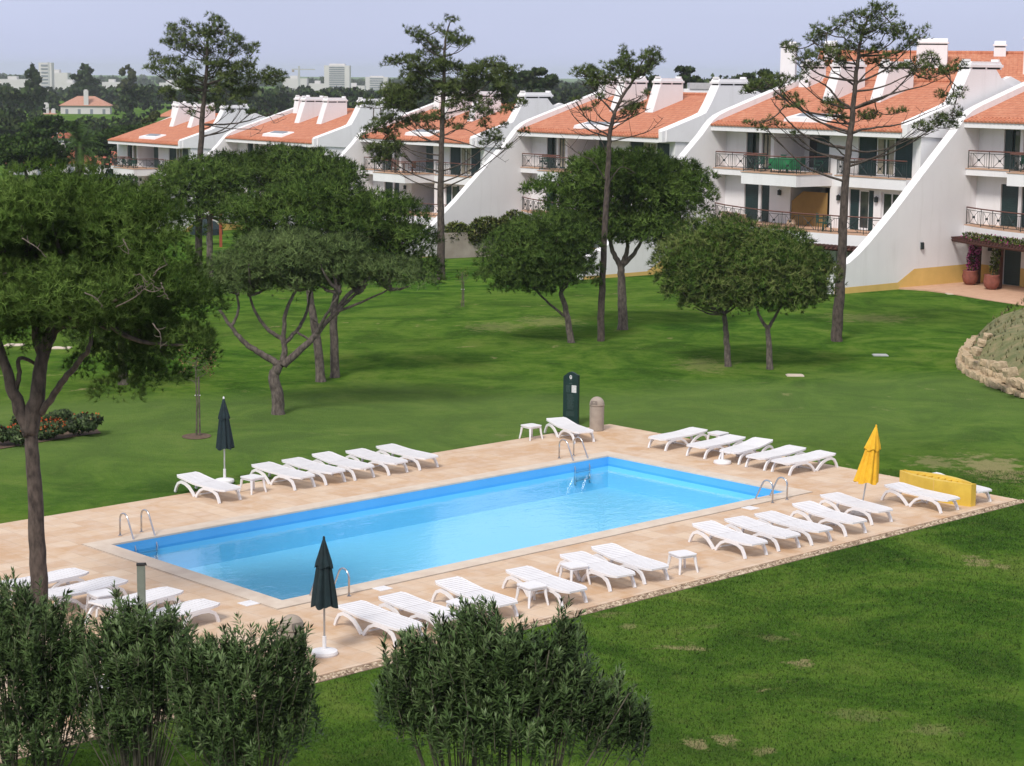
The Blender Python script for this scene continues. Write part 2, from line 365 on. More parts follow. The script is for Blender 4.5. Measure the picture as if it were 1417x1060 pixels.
def deck_mat():
    m, nt, N, L, b = nodes("sandstone_pavers")
    v = coord(nt, "Object")
    br = N.new("ShaderNodeTexBrick"); L.new(v, br.inputs["Vector"])
    br.offset = 0.0; br.inputs["Scale"].default_value = 1.0
    br.inputs["Brick Width"].default_value = 0.5; br.inputs["Row Height"].default_value = 0.5
    br.inputs["Mortar Size"].default_value = 0.006; br.inputs["Mortar Smooth"].default_value = 0.4
    br.inputs["Bias"].default_value = 0.0
    br.inputs["Color1"].default_value = (0.53,0.365,0.245,1); br.inputs["Color2"].default_value = (0.62,0.475,0.35,1)
    br.inputs["Mortar"].default_value = (0.38,0.29,0.22,1)
    st = noise(nt, v, 0.7, 5, 0.6, 0.6); st2 = noise(nt, v, 2.6, 3)
    col = mixc(nt, math_(nt, 'MULTIPLY', ramp(nt, st, [(0.48, (0,0,0)), (0.68, (1,1,1))]), 0.75), br.outputs["Color"], (0.50,0.30,0.155))
    col = mixc(nt, math_(nt, 'MULTIPLY', ramp(nt, st2, [(0.45, (0,0,0)), (0.72, (1,1,1))]), 0.4), col, (0.66,0.56,0.48))
    L.new(col, b.inputs["Base Color"]); b.inputs["Roughness"].default_value = 0.75
    bump(nt, b, noise(nt, v, 25, 3), 0.15, 0.01)
    return m
M['deck'] = deck_mat()
M['coping'] = simple("pale_coping_stone", (0.64,0.55,0.46), (0.54,0.44,0.36), 2.5, 0.7)
M['basin'] = simple("blue_pool_paint", (0.36,0.74,0.97), (0.31,0.70,0.95), 0.35, 0.6)
M['basin_wall'] = simple("blue_pool_tiles", (0.10,0.42,0.80), (0.08,0.37,0.75), 0.8, 0.35)
def water_mat():
    m, nt, N, L, b = nodes("pool_water")
    N.remove(b)
    t = N.new("ShaderNodeBsdfTransparent"); t.inputs[0].default_value = (0.80,0.96,1.0,1)
    g = N.new("ShaderNodeBsdfGlossy"); g.inputs["Roughness"].default_value = 0.02
    g.inputs["Color"].default_value = (1,1,1,1)
    fr = N.new("ShaderNodeFresnel"); fr.inputs["IOR"].default_value = 1.33
    bn = N.new("ShaderNodeBump"); bn.inputs["Strength"].default_value = 0.12; bn.inputs["Distance"].default_value = 0.05
    v = coord(nt, "Object", (1.0, 1.6, 1))
    h = math_(nt, 'ADD', noise(nt, v, 2.2, 3, 0.6, 0.5), math_(nt, 'MULTIPLY', noise(nt, v, 7.0, 2), 0.35))
    L.new(h, bn.inputs["Height"]); L.new(bn.outputs[0], g.inputs["Normal"]); L.new(bn.outputs[0], fr.inputs["Normal"])
    mx = N.new("ShaderNodeMixShader"); L.new(fr.outputs[0], mx.inputs[0])
    L.new(t.outputs[0], mx.inputs[1]); L.new(g.outputs[0], mx.inputs[2])
    L.new(mx.outputs[0], N["Material Output"].inputs[0])
    return m
M['water'] = water_mat()

# ================================================================ GROUND, DECK, POOL
YAW = radians(43.4855); PO = Vector((-8.798, 42.537, 0)); PL, PW = 15.8, 6.24
_pa = (cos(YAW), sin(YAW))
def PP(p, q, z=0.0):                                # pool coordinates -> world
    return Vector((PO.x+p*_pa[0]+q*_pa[1], PO.y+p*_pa[1]-q*_pa[0], z))
def to_pq(v):
    dx, dy = v[0]-PO.x, v[1]-PO.y
    return dx*_pa[0]+dy*_pa[1], dx*_pa[1]-dy*_pa[0]
DX0, DX1, DY0, DY1 = -9.5, 19.44, -10.6, 3.45         # deck extent in the pool frame (y = -q)
def build_ground():
    near = np.arange(-70, 141, 2.0)
    far = np.array([170, 210, 260, 340, 450, 600, 900, 1500, 2500, 4900.0])
    xs = np.unique(np.concatenate([-far, near, far, [-0.4, 16.2]])); ys = np.unique(np.concatenate([-far, near-30, far, [-6.7, 0.4]]))
    X, Y = np.meshgrid(xs, ys, indexing='ij')
    wx = PO.x+X*_pa[0]-Y*_pa[1]; wy = PO.y+X*_pa[1]+Y*_pa[0]
    Z = zg(wx, wy)
    inside = (X > DX0-2.5) & (X < DX1+2.5) & (Y > DY0-2.5) & (Y < DY1+2.5)
    Z = np.where(inside, 0.0, Z)
    verts = np.stack([wx, wy, Z], -1).reshape(-1, 3); ny = len(ys); fs = []
    for i in range(len(xs)-1):
        for j in range(ny-1):
            cx, cy = (xs[i]+xs[i+1])/2, (ys[j]+ys[j+1])/2
            if -0.4 < cx < 16.2 and -6.7 < cy < 0.4: continue
            fs.append((i*ny+j, (i+1)*ny+j, (i+1)*ny+j+1, i*ny+j+1))
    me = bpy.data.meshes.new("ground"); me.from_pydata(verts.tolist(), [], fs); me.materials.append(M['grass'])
    me.polygons.foreach_set("use_smooth", [True]*len(fs)); me.update()
    o = bpy.data.objects.new("ground", me); COL.objects.link(o)
    return tag(o, kind='structure')
build_ground()
def pool_frame(o): o.location = PO; o.rotation_euler = (0, 0, YAW); return o
b = MB(); g = 0.475
b.box(DX0, DX1, 0+g, DY1, -0.3, 0.03); b.box(DX0, DX1, DY0, -PW-g, -0.3, 0.03)
b.box(DX0, -g, -PW-g, g, -0.3, 0.03); b.box(PL+g, DX1, -PW-g, g, -0.3, 0.03)
tag(pool_frame(b.build("paved_terrace", M['deck'])), kind='structure')
pool = empty("swimming_pool", PO, YAW, "long rectangular swimming pool of clear light blue water in a stone terrace", "swimming pool")
b = MB(); c_ = 0.45
b.box(-c_, PL+c_, 0, c_, 0.005, 0.045); b.box(-c_, PL+c_, -PW-c_, -PW, 0.005, 0.045)
b.box(-c_, 0, -PW, 0, 0.005, 0.045); b.box(PL, PL+c_, -PW, 0, 0.005, 0.045)
b.build("coping", M['coping'], pool)
DEP = -0.85
b = MB()
b.add([(0,0,0.004),(PL,0,0.004),(PL,0,DEP),(0,0,DEP),(0,-PW,0.004),(PL,-PW,0.004),(PL,-PW,DEP),(0,-PW,DEP)],
      [])
b.add([(0,0,0.004),(PL,0,0.004),(PL,0,-.25),(0,0,-.25),(0,-PW,0.004),(PL,-PW,0.004),(PL,-PW,-.25),(0,-PW,-.25)],
      [(0,1,2,3),(5,4,7,6),(4,0,3,7),(1,5,6,2)])
b.build("tile_band", M['basin_wall'], pool)
b = MB()
b.add([(0,0,-.25),(PL,0,-.25),(PL,0,DEP),(0,0,DEP),(0,-PW,-.25),(PL,-PW,-.25),(PL,-PW,DEP),(0,-PW,DEP)],
      [(0,1,2,3),(5,4,7,6),(4,0,3,7),(1,5,6,2)])
b.build("basin_wall", M['basin'], pool)
b = MB(); b.add([(0,0,DEP),(PL,0,DEP),(PL,-PW,DEP),(0,-PW,DEP)], [(0,1,2,3)])
b.build("basin_floor", M['basin'], pool)
b = MB(); b.add([(0.001,-0.001,-.19),(PL-.001,-0.001,-.19),(PL-.001,-PW+.001,-.19),(0.001,-PW+.001,-.19)], [(3,2,1,0)])
b.build("water", M['water'], pool, flip=False)
b = MB(); b.box(-.7, PL+.7, -PW-.7, -PW-.003, -1.5, -0.305)   # earth behind the pool walls
b.box(-.7, PL+.7, .003, .7, -1.5, -0.305); b.box(-.7, -.003, -PW-.003, .003, -1.5, -.305); b.box(PL+.003, PL+.7, -PW-.003, .003, -1.5, -.305)
b.box(-.7, PL+.7, -PW-.7, .7, -1.8, -1.55)
b.build("concrete_shell", M['concrete'], pool)

# pebble strips round the terrace
def pebbles(name, segs, n, smin, smax, seed):
    r = np.random.default_rng(seed); V = []; T = []
    oc = np.array([[1,0,0],[0,1,0],[-1,0,0],[0,-1,0],[0,0,1.0]])
    fi = [(0,1,4),(1,2,4),(2,3,4),(3,0,4)]
    for _ in range(n):
        (x0, x1, y0, y1, z) = segs[r.integers(len(segs))]
        c = np.array([r.uniform(x0, x1), r.uniform(y0, y1), z])
        s = r.uniform(smin, smax); a = r.uniform(0, 6.28)
        R_ = np.array([[cos(a), -sin(a), 0], [sin(a), cos(a), 0], [0, 0, 1]])
        P = (oc*np.array([s, s*r.uniform(.6, 1), s*.6]))@R_.T+c
        t = r.random()
        for f in fi: V += [P[f[0]], P[f[1]], P[f[2]]]; T.append(t)
    m = bpy.data.materials.get("pebble")
    if m is None:
        m = foliage("pebble", (0.13,0.09,0.065), (0.32,0.24,0.17), (0.58,0.48,0.37), rough=0.9, transl=0, nscale=3)
    o = np_mesh(name, np.array(V), 3, m, None, T)
    return tag(pool_frame(o), kind='stuff')
b = MB(); b.box(DX0, DX1+.1, DY0-.26, DY0-.002, -.05, .012)
tag(pool_frame(b.build("gravel_bed", simple("gravel_earth", (0.34,0.25,0.18), (0.17,0.11,0.08), 14, 0.95, bmp=0.6))), kind='structure')
pebbles("pebble_strip", [(DX0, DX1+.1, DY0-.24, DY0-.03, 0.012)], 4300, .018, .05, 3)
pebbles("pebble_edge", [(DX1, DX1+.1, DY0, DY1, 0.0), (DX0, DX1, DY1, DY1+.09, 0.0)], 1700, .012, .035, 4)

# ---------------------------------------------------------------- ladders
def make_ladder():
    root = empty("pool_ladder")
    for sx in (-.28, .28):
        pts = [(sx, .61, 0.03), (sx, .61, .40)]
        for k in range(1, 9):
            t = k/8*radians(150); pts.append((sx, .61-.17*(1-cos(t)), .40+.17*sin(t)))
        pts += [(sx, .06, .03), (sx, -.02, -.20), (sx, -.03, -.62)]
        b = MB(); b.tube(pts, .021, 10); b.build("handrail", M['chrome'], root, smooth=True)
        b = MB(); b.lathe([(.045, .03), (.045, .045), (.02, .047)], 12, sx, .61); b.build("flange", M['chrome'], root)
    for i, z in enumerate((-.27, -.50)):
        b = MB(); b.box(-.26, .26, -.10, -.01, z-.012, z+.012); b.build("tread", M['chrome'], root)
    return root
lad = make_ladder()
for i, (p, q, rz, lab) in enumerate([
    (.90, 0, 0, "steel pool ladder at the far left corner, nearest the big pine trunk"),
    (14.78, 0, 0, "steel pool ladder at the far end, in front of the lounger by the green sign"),
    (14.75, PW, pi, "steel pool ladder at the right corner, near the yellow umbrella"),
    (.92, PW, pi, "steel pool ladder half hidden behind the near green umbrella")]):
    o = lad if i == 0 else copy_tree(lad)
    o.location = PP(p, q); o.rotation_euler = (0, 0, YAW+rz)
    tag(o, lab, "pool ladder", "steel ladders into the pool")

# ---------------------------------------------------------------- sun loungers
def ribbon(b, pts, w, y0, y1):
    up, dn = [], []
    for i, (x, z) in enumerate(pts):
        x0, z0 = pts[max(i-1, 0)]; x1, z1 = pts[min(i+1, len(pts)-1)]
        l = sqrt((x1-x0)**2+(z1-z0)**2); nx, nz = -(z1-z0)/l, (x1-x0)/l
        ww = w[i] if hasattr(w, '__len__') else w
        up.append((x+nx*ww, z+nz*ww)); dn.append((x-nx*ww, z-nz*ww))
    n = len(pts)
    vs = [(p[0], y0, p[1]) for p in up]+[(p[0], y0, p[1]) for p in dn]+[(p[0], y1, p[1]) for p in up]+[(p[0], y1, p[1]) for p in dn]
    fs = []
    for i in range(n-1):
        fs += [(i, i+1, n+i+1, n+i), (2*n+i, 3*n+i, 3*n+i+1, 2*n+i+1), (i, 2*n+i, 2*n+i+1, i+1), (n+i, n+i+1, 3*n+i+1, 3*n+i)]
    fs += [(0, n, 3*n, 2*n), (n-1, 3*n-1, 4*n-1, 2*n-1)]
    b.add(vs, fs)
def lounger_z(x): return 0.335+0.055*max(0, (0.85-x)/0.85)**1.3
def lounger_w(x):
    w = .33
    if x > 1.70: w -= .10*((x-1.70)/.25)**2
    if x < .10: w -= .05*((.10-x)/.10)**2
    return w
def make_lounger(tilt=0.0):
    root = empty("sun_lounger")
    def slats(xa, xb, hinge=None):
        b = MB(); n = int(round((xb-xa)/.088)); st = (xb-xa)/n
        for i in range(n):
            x0, x1 = xa+i*st+.010, xa+(i+1)*st-.010
            w0, w1 = lounger_w(x0)-.028, lounger_w(x1)-.028; z0, z1 = lounger_z(x0), lounger_z(x1)
            vs = [(x0,-w0,z0-.02),(x1,-w1,z1-.02),(x1,w1,z1-.02),(x0,w0,z0-.02),(x0,-w0,z0),(x1,-w1,z1),(x1,w1,z1),(x0,w0,z0)]
            b.add(vs, [(0,3,2,1),(4,5,6,7),(0,1,5,4),(1,2,6,5),(2,3,7,6),(3,0,4,7)])
        # tongue that ties the slats together under their middle
        b.box(xa+.01, xb-.01, -.02, .02, min(lounger_z(xa), lounger_z(xb))-.045, min(lounger_z(xa), lounger_z(xb))-.0215)
        # rims
        for s_ in (-1, 1):
            xs = np.linspace(xa, xb, 9); vs = []
            for x in xs:
                w, z = lounger_w(x), lounger_z(x)
                vs += [(x, s_*(w-.03), z+.004), (x, s_*w, z+.004), (x, s_*w, z-.04), (x, s_*(w-.03), z-.04)]
            fs = []
            for i in range(8):
                for k in range(4): fs.append((i*4+k, i*4+(k+1) % 4, i*4+4+(k+1) % 4, i*4+4+k))
            fs += [(0,1,2,3), (32,33,34,35)]
            b.add(vs, fs)
        xe = xb if xb > 1.5 else xa
        d = -.03 if xb > 1.5 else .03
        w, z = lounger_w(xe)-.031, lounger_z(xe)
        b.box(min(xe, xe+d*.15), max(xe, xe+d*.15), -w, w, z-.035, z+.002)
        return b
    o = slats(0, .80).build("backrest", M['plastic'], root)
    if tilt:
        o.location = (.80, 0, .335); o.data.transform(Matrix.Translation((-.80, 0, -.335))); o.rotation_euler = (0, tilt, 0)
    slats(.812, 1.95).build("seat", M['plastic'], root)
    for s_ in (-1, 1):
        b = MB(); y0, y1 = (s_*.335, s_*.285) if s_ < 0 else (.285, .335)
        y0, y1 = min(y0, y1), max(y0, y1)
        ribbon(b, [(-.03,0),(.03,.13),(.11,.235),(.24,.288),(.40,.272),(.56,.21),(.69,.11),(.80,0)], [.03,.03,.032,.036,.036,.034,.032,.034], y0, y1)
        ribbon(b, [(.86,0),(.93,.10),(1.04,.205),(1.19,.270),(1.38,.285),(1.58,.268),(1.72,.20),(1.79,.10),(1.83,0)], [.034,.032,.03,.03,.034,.036,.034,.032,.03], y0+.001, y1-.001)
        b.build("arched_leg", M['plastic'], root)
    for x_, z_ in ((.83, .05), (.20, .262), (1.60, .255)):
        b = MB(); b.tube([(x_, -.288, z_), (x_, .288, z_)], .018, 6); b.build("cross_brace", M['plastic'], root)
    return root
def surf(px, py, h=.36):
    v = G(px, py, h); return v
def place_lounger(o, head, foot):
    a, c = surf(*head), surf(*foot)
    d = Vector((c.x-a.x, c.y-a.y)).normalized(); m = Vector(((a.x+c.x)/2, (a.y+c.y)/2))
    st = m-d*0.975; o.location = (st.x, st.y, 0.03); o.rotation_euler = (0, 0, atan2(d.y, d.x)+random.uniform(-.025, .025))
LG = "white plastic sun loungers round the pool"
L_ = [
 ((257.5,660.3),(323,677), "white lounger standing by itself left of the far green umbrella"),
 ((364,645),(423,658.5), "white lounger just right of the small table by the far green umbrella"),
 ((405,638.5),(464,652), "second white lounger from the small table in the back left row"),
 ((447,632.5),(506,645.5), "third white lounger from the small table in the back left row"),
 ((493,626),(551,639), "fourth white lounger from the small table in the back left row"),
 ((535,619.5),(594,632), "last white lounger of the back left row, farthest from the green umbrella"),
 ((768,582.8),(813,597.8), "white lounger in front of the tall green sign board"),
 ((966.5,596),(908,606.4), "white lounger of the far right row nearest the concrete litter bin"),
 ((1020,605.9),(962,617.8), "second white lounger of the far right row counted from the litter bin"),
 ((1055.7,612),(1007.8,625), "white lounger of the far right row beside the loose white umbrella base"),
 ((1102,621),(1045.5,632.9), "fourth white lounger of the far right row counted from the litter bin"),
 ((1140,629),(1084,638.7), "white lounger of the far right row nearest the right pool ladder"),
 ((969.6,728),(1052.9,752), "white lounger first right of the lone small table on the near side"),
 ((1014,719),(1097,742.4), "second white lounger right of the lone small table on the near side"),
 ((1056.7,712.6),(1142.8,733), "third white lounger right of the lone small table on the near side"),
 ((1108,700.6),(1191,721.8), "white lounger just left of the yellow umbrella pole"),
 ((1146,685.9),(1225.7,707), "white lounger standing under the yellow umbrella on its far side"),
 ((1234.8,672.4),(1317.4,691), "white lounger in front of the curved yellow tub"),
 ((1283,660),(1365,680), "white lounger at the right end of the terrace, partly behind the yellow tub"),
 ((484,838.5),(572,868), "white lounger nearest the near green umbrella, beside the oleander"),
 ((540,826.5),(628,855), "second white lounger from the near green umbrella, foot behind the oleander"),
 ((617.8,807.5),(705.7,835), "third white lounger from the near green umbrella on the near side"),
 ((715,789.7),(798,817), "fourth white lounger from the near green umbrella, a table at its front"),
 ((788.5,768.3),(868.8,796), "white lounger with a small table at its left, fifth from the near green umbrella"),
 ((830.6,759.6),(917,786), "white lounger just left of the lone small table on the near side"),
 ((3,813),(109.5,788.7), "white lounger behind the big pine trunk, farthest of the left end group"),
 ((60,826),(163,801), "white lounger right of the big pine trunk with a low table beside it"),
 ((135,843),(244.6,815), "white lounger of the left end group passing behind the grey post"),
 ((185,860),(290,831.7), "white lounger of the left end group nearest the pool corner"),
 ((115,955),(205,925), "white lounger almost hidden behind the near left oleanders"),
]
proto = make_lounger(0); proto2 = make_lounger(radians(3.0)); used = set()
for i, (h, f_, lab) in enumerate(L_):
    src = proto if i % 3 else proto2
    if src.name in used: o = copy_tree(src)
    else: o = src; used.add(src.name)
    place_lounger(o, h, f_); tag(o, lab, "sun lounger", LG)

def make_table():
    root = empty("side_table")
    b = MB(); n = 6; R_ = .07; s_ = .235; poly = []
    for (cx, cy, a0) in ((s_-R_, s_-R_, 0), (-s_+R_, s_-R_, pi/2), (-s_+R_, -s_+R_, pi), (s_-R_, -s_+R_, 1.5*pi)):
        for k in range(n+1): t = a0+pi/2*k/n; poly.append((cx+R_*cos(t), cy+R_*sin(t)))
    b.prism(poly, 'z', .375, .40); b.prism([(x*.93, y*.93) for x, y in poly], 'z', .335, .3745)
    b.build("table_top", M['plastic'], root)
    for sx in (-1, 1):
        for sy in (-1, 1):
            b = MB(); b.tube([(sx*.185, sy*.185, .334), (sx*.205, sy*.205, .17), (sx*.235, sy*.235, 0)], [.036, .028, .022], 6)
            b.build("leg", M['plastic'], root)
    return root
tb = make_table()
for i, (px, py, lab) in enumerate([
 (349.5,661, "small white plastic table right of the far green umbrella"),
 (735,589.7, "small white plastic table left of the lounger at the green sign"),
 (993.7,600, "small white plastic table behind the far right lounger row near the litter bin"),
 (944.5,767, "lone small white plastic table standing clear between the two near side groups"),
 (795,783, "small white plastic table at the left of the fifth near side lounger"),
 (736,811, "small white plastic table in front of the fourth near side lounger"),
 (639,834, "small white plastic table under the edge of the third near side lounger"),
 (613,848, "small white plastic table behind the tips of the right oleander"),
 (141,822, "small white low table between loungers right of the big pine trunk")]):
    o = tb if i == 0 else copy_tree(tb)
    v = G(px, py, .40); o.location = (v.x, v.y, .03); o.rotation_euler = (0, 0, YAW+random.uniform(-.25, .25))
    tag(o, lab, "side table", "small white plastic tables by the loungers")

# ---------------------------------------------------------------- umbrellas
def make_umbrella(cloth, z0, z1, rbot, name="closed_umbrella", pole_top=2.18, lean=(0, 0), seed=1, base=True):
    root = empty(name)
    b = MB(); b.tube([(0,0,.05), (lean[0], lean[1], pole_top)], .019, 10); b.build("pole", M['plastic'] if seed == 1 else M['pole'], root, smooth=True)
    r = random.Random(seed); ph = [r.uniform(0, 6.28) for _ in range(4)]
    def lx(z): return lean[0]*(z/pole_top), lean[1]*(z/pole_top)
    def fold(name, prof, amp, nfold, zoff):
        b = MB(); vs = []; n = 96
        for (rr, z) in prof:
            cx, cy = lx(z)
            k_ = (z1-z)/(z1-z0)
            for k in range(n):
                t = 2*pi*k/n
                w = 1+amp*(abs(sin(nfold*t/2+ph[0]))**.7-.6)+.10*sin(3*t+ph[1]+z*2)*k_+.05*sin(13*t+ph[2])*k_
                dz = (.025*sin(5*t+ph[3])-.02*abs(sin(nfold*t/2)))*(1 if (rr, z) == prof[0] else 0)
                vs.append((cx+rr*w*cos(t), cy+rr*w*sin(t), z+dz))
        fs = []
        for i in range(len(prof)-1):
            for k in range(n):
                k2 = (k+1) % n; fs.append((i*n+k, i*n+k2, (i+1)*n+k2, (i+1)*n+k))
        fs.append(tuple(range((len(prof)-1)*n, len(prof)*n)))
        b.add(vs, fs); return b.build(name, cloth, root, smooth=True)
    H_ = z1-z0
    fold("canopy", [(rbot, z0), (rbot*.93, z0+.1*H_), (rbot*.80, z0+.28*H_), (rbot*.66, z0+.45*H_), (rbot*.55, z0+.6*H_), (rbot*.42, z0+.72*H_), (rbot*.2, z0+.86*H_)], .34, 8, 0)
    fold("top_flap", [(rbot*.70, z0+.60*H_), (rbot*.62, z0+.66*H_), (rbot*.44, z0+.77*H_), (rbot*.24, z0+.9*H_), (.02, z1)], .26, 8, 0)
    cx, cy = lx(z1+.02); b = MB(); b.lathe([(.022, z1-.03), (.024, z1+.02), (.012, z1+.05)], 10, cx, cy); b.build("finial", M['plastic'] if seed == 1 else cloth, root)
    if base:
        b = MB(); b.lathe([(.235, 0), (.245, .03), (.235, .075), (.13, .10), (.04, .115)], 24); b.build("base", M['plastic'], root, smooth=False)
        b = MB(); b.lathe([(.036, .115), (.036, .34), (.030, .345)], 12); b.build("base_tube", M['plastic'], root)
    return root
UG = "closed sun umbrellas on the pool terrace"
u1 = make_umbrella(M['green_cloth'], .90, 2.16, .205, seed=1); v = PP(5.85, -3.15); u1.location = (v.x, v.y, .03)
v = G(311, 669); u1.location = (v.x, v.y, .03)
tag(u1, "closed dark green umbrella with white finial at the back left grass edge", "umbrella", UG)
u2 = make_umbrella(M['green_cloth'], .93, 2.13, .225, seed=2, pole_top=2.15); v = G(449, 908); u2.location = (v.x, v.y, .03)
tag(u2, "closed dark green umbrella in front, its pole in a round white base", "umbrella", UG)
u3 = make_umbrella(M['yellow_cloth'], .80, 2.12, .265, seed=3, pole_top=2.14, lean=(.30, .05)); v = G(1191, 713); u3.location = (v.x, v.y, .03)
tag(u3, "closed yellow umbrella on a thin leaning grey pole", "umbrella", UG)
ub = empty("parasol_stand", label="loose white umbrella base with a short tube and no umbrella", cat="umbrella base")
b = MB(); b.lathe([(.23, 0), (.245, .03), (.235, .075), (.13, .10), (.04, .115)], 24); b.build("weight", M['plastic'], ub)
b = MB(); b.lathe([(.036, .1155), (.036, .36), (.030, .365)], 12); b.build("base_tube", M['plastic'], ub)
v = G(999.5, 643); ub.location = (v.x, v.y, .03)

# ---------------------------------------------------------------- skimmer lids, sign, bins, post, yellow tub
for px, py, lab in ((344, 837.3, "white square skimmer lid by the near left pool corner"), (528.5, 816.5, "white square skimmer lid right of the near green umbrella"),
                    (1038.5, 705, "white square skimmer lid between the right pool edge and the loungers")):
    b = MB(); b.box(-.16, .16, -.16, .16, 0, .012)
    b.box(-.03, .03, -.01, .01, .0121, .016)
    o = b.build("skimmer_lid", M['plastic']); v = G(px, py); o.location = (v.x, v.y, .031); o.rotation_euler = (0, 0, YAW)
    tag(o, lab, "skimmer lid", "white skimmer lids in the terrace")
sg = empty("sign_board", label="tall dark green notice board with white emblem at the far pool corner", cat="sign")
sw, sh = .25, 1.52
poly = [(-sw, 0), (sw, 0), (sw, sh), (sw*.7, sh+.02), (sw*.35, sh+.07), (0, sh+.09), (-sw*.35, sh+.065), (-sw*.7, sh-.01), (-sw, sh-.06)]
b = MB(); b.prism(poly, 'y', -.05, .05); b.build("board", M['sign'], sg, bevel=.006)
b = MB(); y = -.053                                   # emblem: oval with a small plant-like figure cut into it
n = 20; b.add([(0.0+.042*cos(2*pi*k/n), y, sh-.07+.062*sin(2*pi*k/n)) for k in range(n)], [tuple(range(n))])
b.build("emblem", M['sign_white'], sg)
b = MB(); 
for dx, dz, w, h in ((0, 0, .008, .07), (-.015, .012, .010, .022), (.015, .012, .010, .022), (0, .03, .012, .018)):
    b.add([(dx-w/2, y-.002, sh-.07+dz-h/2), (dx+w/2, y-.002, sh-.07+dz-h/2), (dx+w/2, y-.002, sh-.07+dz+h/2), (dx-w/2, y-.002, sh-.07+dz+h/2)], [(0,1,2,3)])
b.build("emblem_figure", M['sign'], sg)
b = MB(); r_ = random.Random(5)
def pline(b, x0, x1, z, h):
    x = x0
    while x < x1-.01:
        w = r_.uniform(.02, .05); b.add([(x, y, z), (min(x+w, x1), y, z), (min(x+w, x1), y, z+h), (x, y, z+h)], [(0,1,2,3)]); x += w+.012
pline(b, -.06, .06, sh-.165, .012); pline(b, -.05, .06, sh-.27, .016)
b.build("heading", M['sign_pale'], sg); b = MB()
for k in range(7): pline(b, -.15, -.02, sh-.34-.03*k, .013)
b.build("text_column", M['sign_pale'], sg); b = MB()
for k in range(17): pline(b, -.12+r_.uniform(0, .03), .12-r_.uniform(0, .05), sh-.60-.027*k, .010)
b.build("text_block", M['sign_pale'], sg); b = MB()
for k in range(5): pline(b, -.15+r_.uniform(0, .02), .15-r_.uniform(0, .04), sh-1.12-.03*k, .011)
b.build("text_footer", M['sign_pale'], sg)
b = MB(); b.add([(.035, y, sh-.53), (.19, y, sh-.53), (.19, y, sh-.31), (.035, y, sh-.31)], [(0,1,2,3)]); b.build("notice", M['sign_white'], sg)
v = G(790, 588); sg.location = (v.x, v.y, 0); sg.rotation_euler = (0, 0, radians(-28))
def make_bin():
    root = empty("litter_bin")
    b = MB(); b.lathe([(.205, 0), (.21, .02), (.215, .73), (.205, .74)], 28); b.build("body", M['concrete'], root, smooth=False)
    b = MB(); prof = [(.222, .741), (.225, .77), (.218, .79)]+[(.218*cos(t), .79+.215*sin(t)) for t in np.linspace(.15, 1.5, 9)]
    b.lathe(prof, 28); d = b.build("dome_lid", M['concrete'], root, smooth=True)
    b = MB(); b.add([(-.11, -.2235, .80), (.11, -.2235, .80), (.10, -.19, .90), (-.10, -.19, .90)], [(0,1,2,3)])
    b.build("flap", simple("bin_mouth", (0.20,0.165,0.14), (0.15,0.125,0.105), 6, 0.9), d)
    return root
bn = make_bin(); v = G(825.5, 597); bn.location = (v.x, v.y, .03); bn.rotation_euler = (0, 0, -.5)
tag(bn, "beige concrete litter bin with domed lid right of the tall green sign", "litter bin", "concrete litter bins")
bn2 = copy_tree(bn); v = G(404, 930); bn2.location = (v.x, v.y, .03); bn2.rotation_euler = (0, 0, .6)
tag(bn2, "beige concrete litter bin with domed lid left of the near green umbrella", "litter bin", "concrete litter bins")
po = empty("shower_post", label="grey green square post with a dark cap at the left end of the pool", cat="post")
b = MB(); b.box(-.075, .075, -.06, .06, 0, 1.32); b.box(-.055, .055, -.0635, -.061, .1, 1.28); b.build("shaft", simple("grey_green_metal", (0.18,0.21,0.18), (0.13,0.155,0.13), 5, 0.5), po, bevel=.012)
b = MB(); b.box(-.082, .082, -.067, .067, 1.321, 1.35); b.tube([(.06, 0, 1.35), (.085, -.02, 1.36), (.10, -.04, 1.32)], .012, 6); b.build("cap", M['rubber'], po)
v = G(197, 880); po.location = (v.x, v.y, .03); po.rotation_euler = (0, 0, .15)

ty = empty("yellow_tub", label="curved yellow plastic tub standing on edge behind two loungers", cat="tub")
A_, B_ = G(1244, 679), G(1343, 703); dv = B_-A_; Ln = dv.length
b = MB(); n = 22; outer, inner = [], []
for k in range(n+1):
    s_ = k/n; bow = 4*s_*(1-s_)*.28; th_ = .30+.05*sin(pi*s_)
    outer.append((s_*Ln, -bow)); inner.append((.02+s_*(Ln-.04), -bow+th_*2*(sin(pi*min(max(s_, .04), .96)))**.6+.02))
def hz(s_): return .50+.05*s_
for ring, side in ((outer, 0), (inner, 1)):
    vs = [(x, y_, 0) for x, y_ in ring]+[(x, y_, hz(x/Ln)) for x, y_ in ring]
    b.add(vs, [(i, i+1, n+2+i, n+1+i) for i in range(n)])
vs = []; fs = []
for i in range(n+1):
    (x0, y0), (x1, y1) = outer[i], inner[i]; z = hz(x0/Ln)
    vs += [(x0, y0, z), (x0*.8+x1*.2, y0*.8+y1*.2, z+.004), (x0*.75+x1*.25, y0*.75+y1*.25, z-.10), (x0*.25+x1*.75, y0*.25+y1*.75, z-.10), (x0*.2+x1*.8, y0*.2+y1*.8, z+.004), (x1, y1, z)]
for i in range(n):
    for k in range(5): fs.append((i*6+k, i*6+k+1, i*6+7+k, i*6+6+k))
b.add(vs, fs)
for e in (0, n): 
    (x0, y0), (x1, y1) = outer[e], inner[e]; z = hz(x0/Ln); b.add([(x0, y0, 0), (x1, y1, 0), (x1, y1, z), (x0, y0, z)], [(0,1,2,3)])
b.build("shell", M['yellow_plastic'], ty, smooth=False)
b = MB()
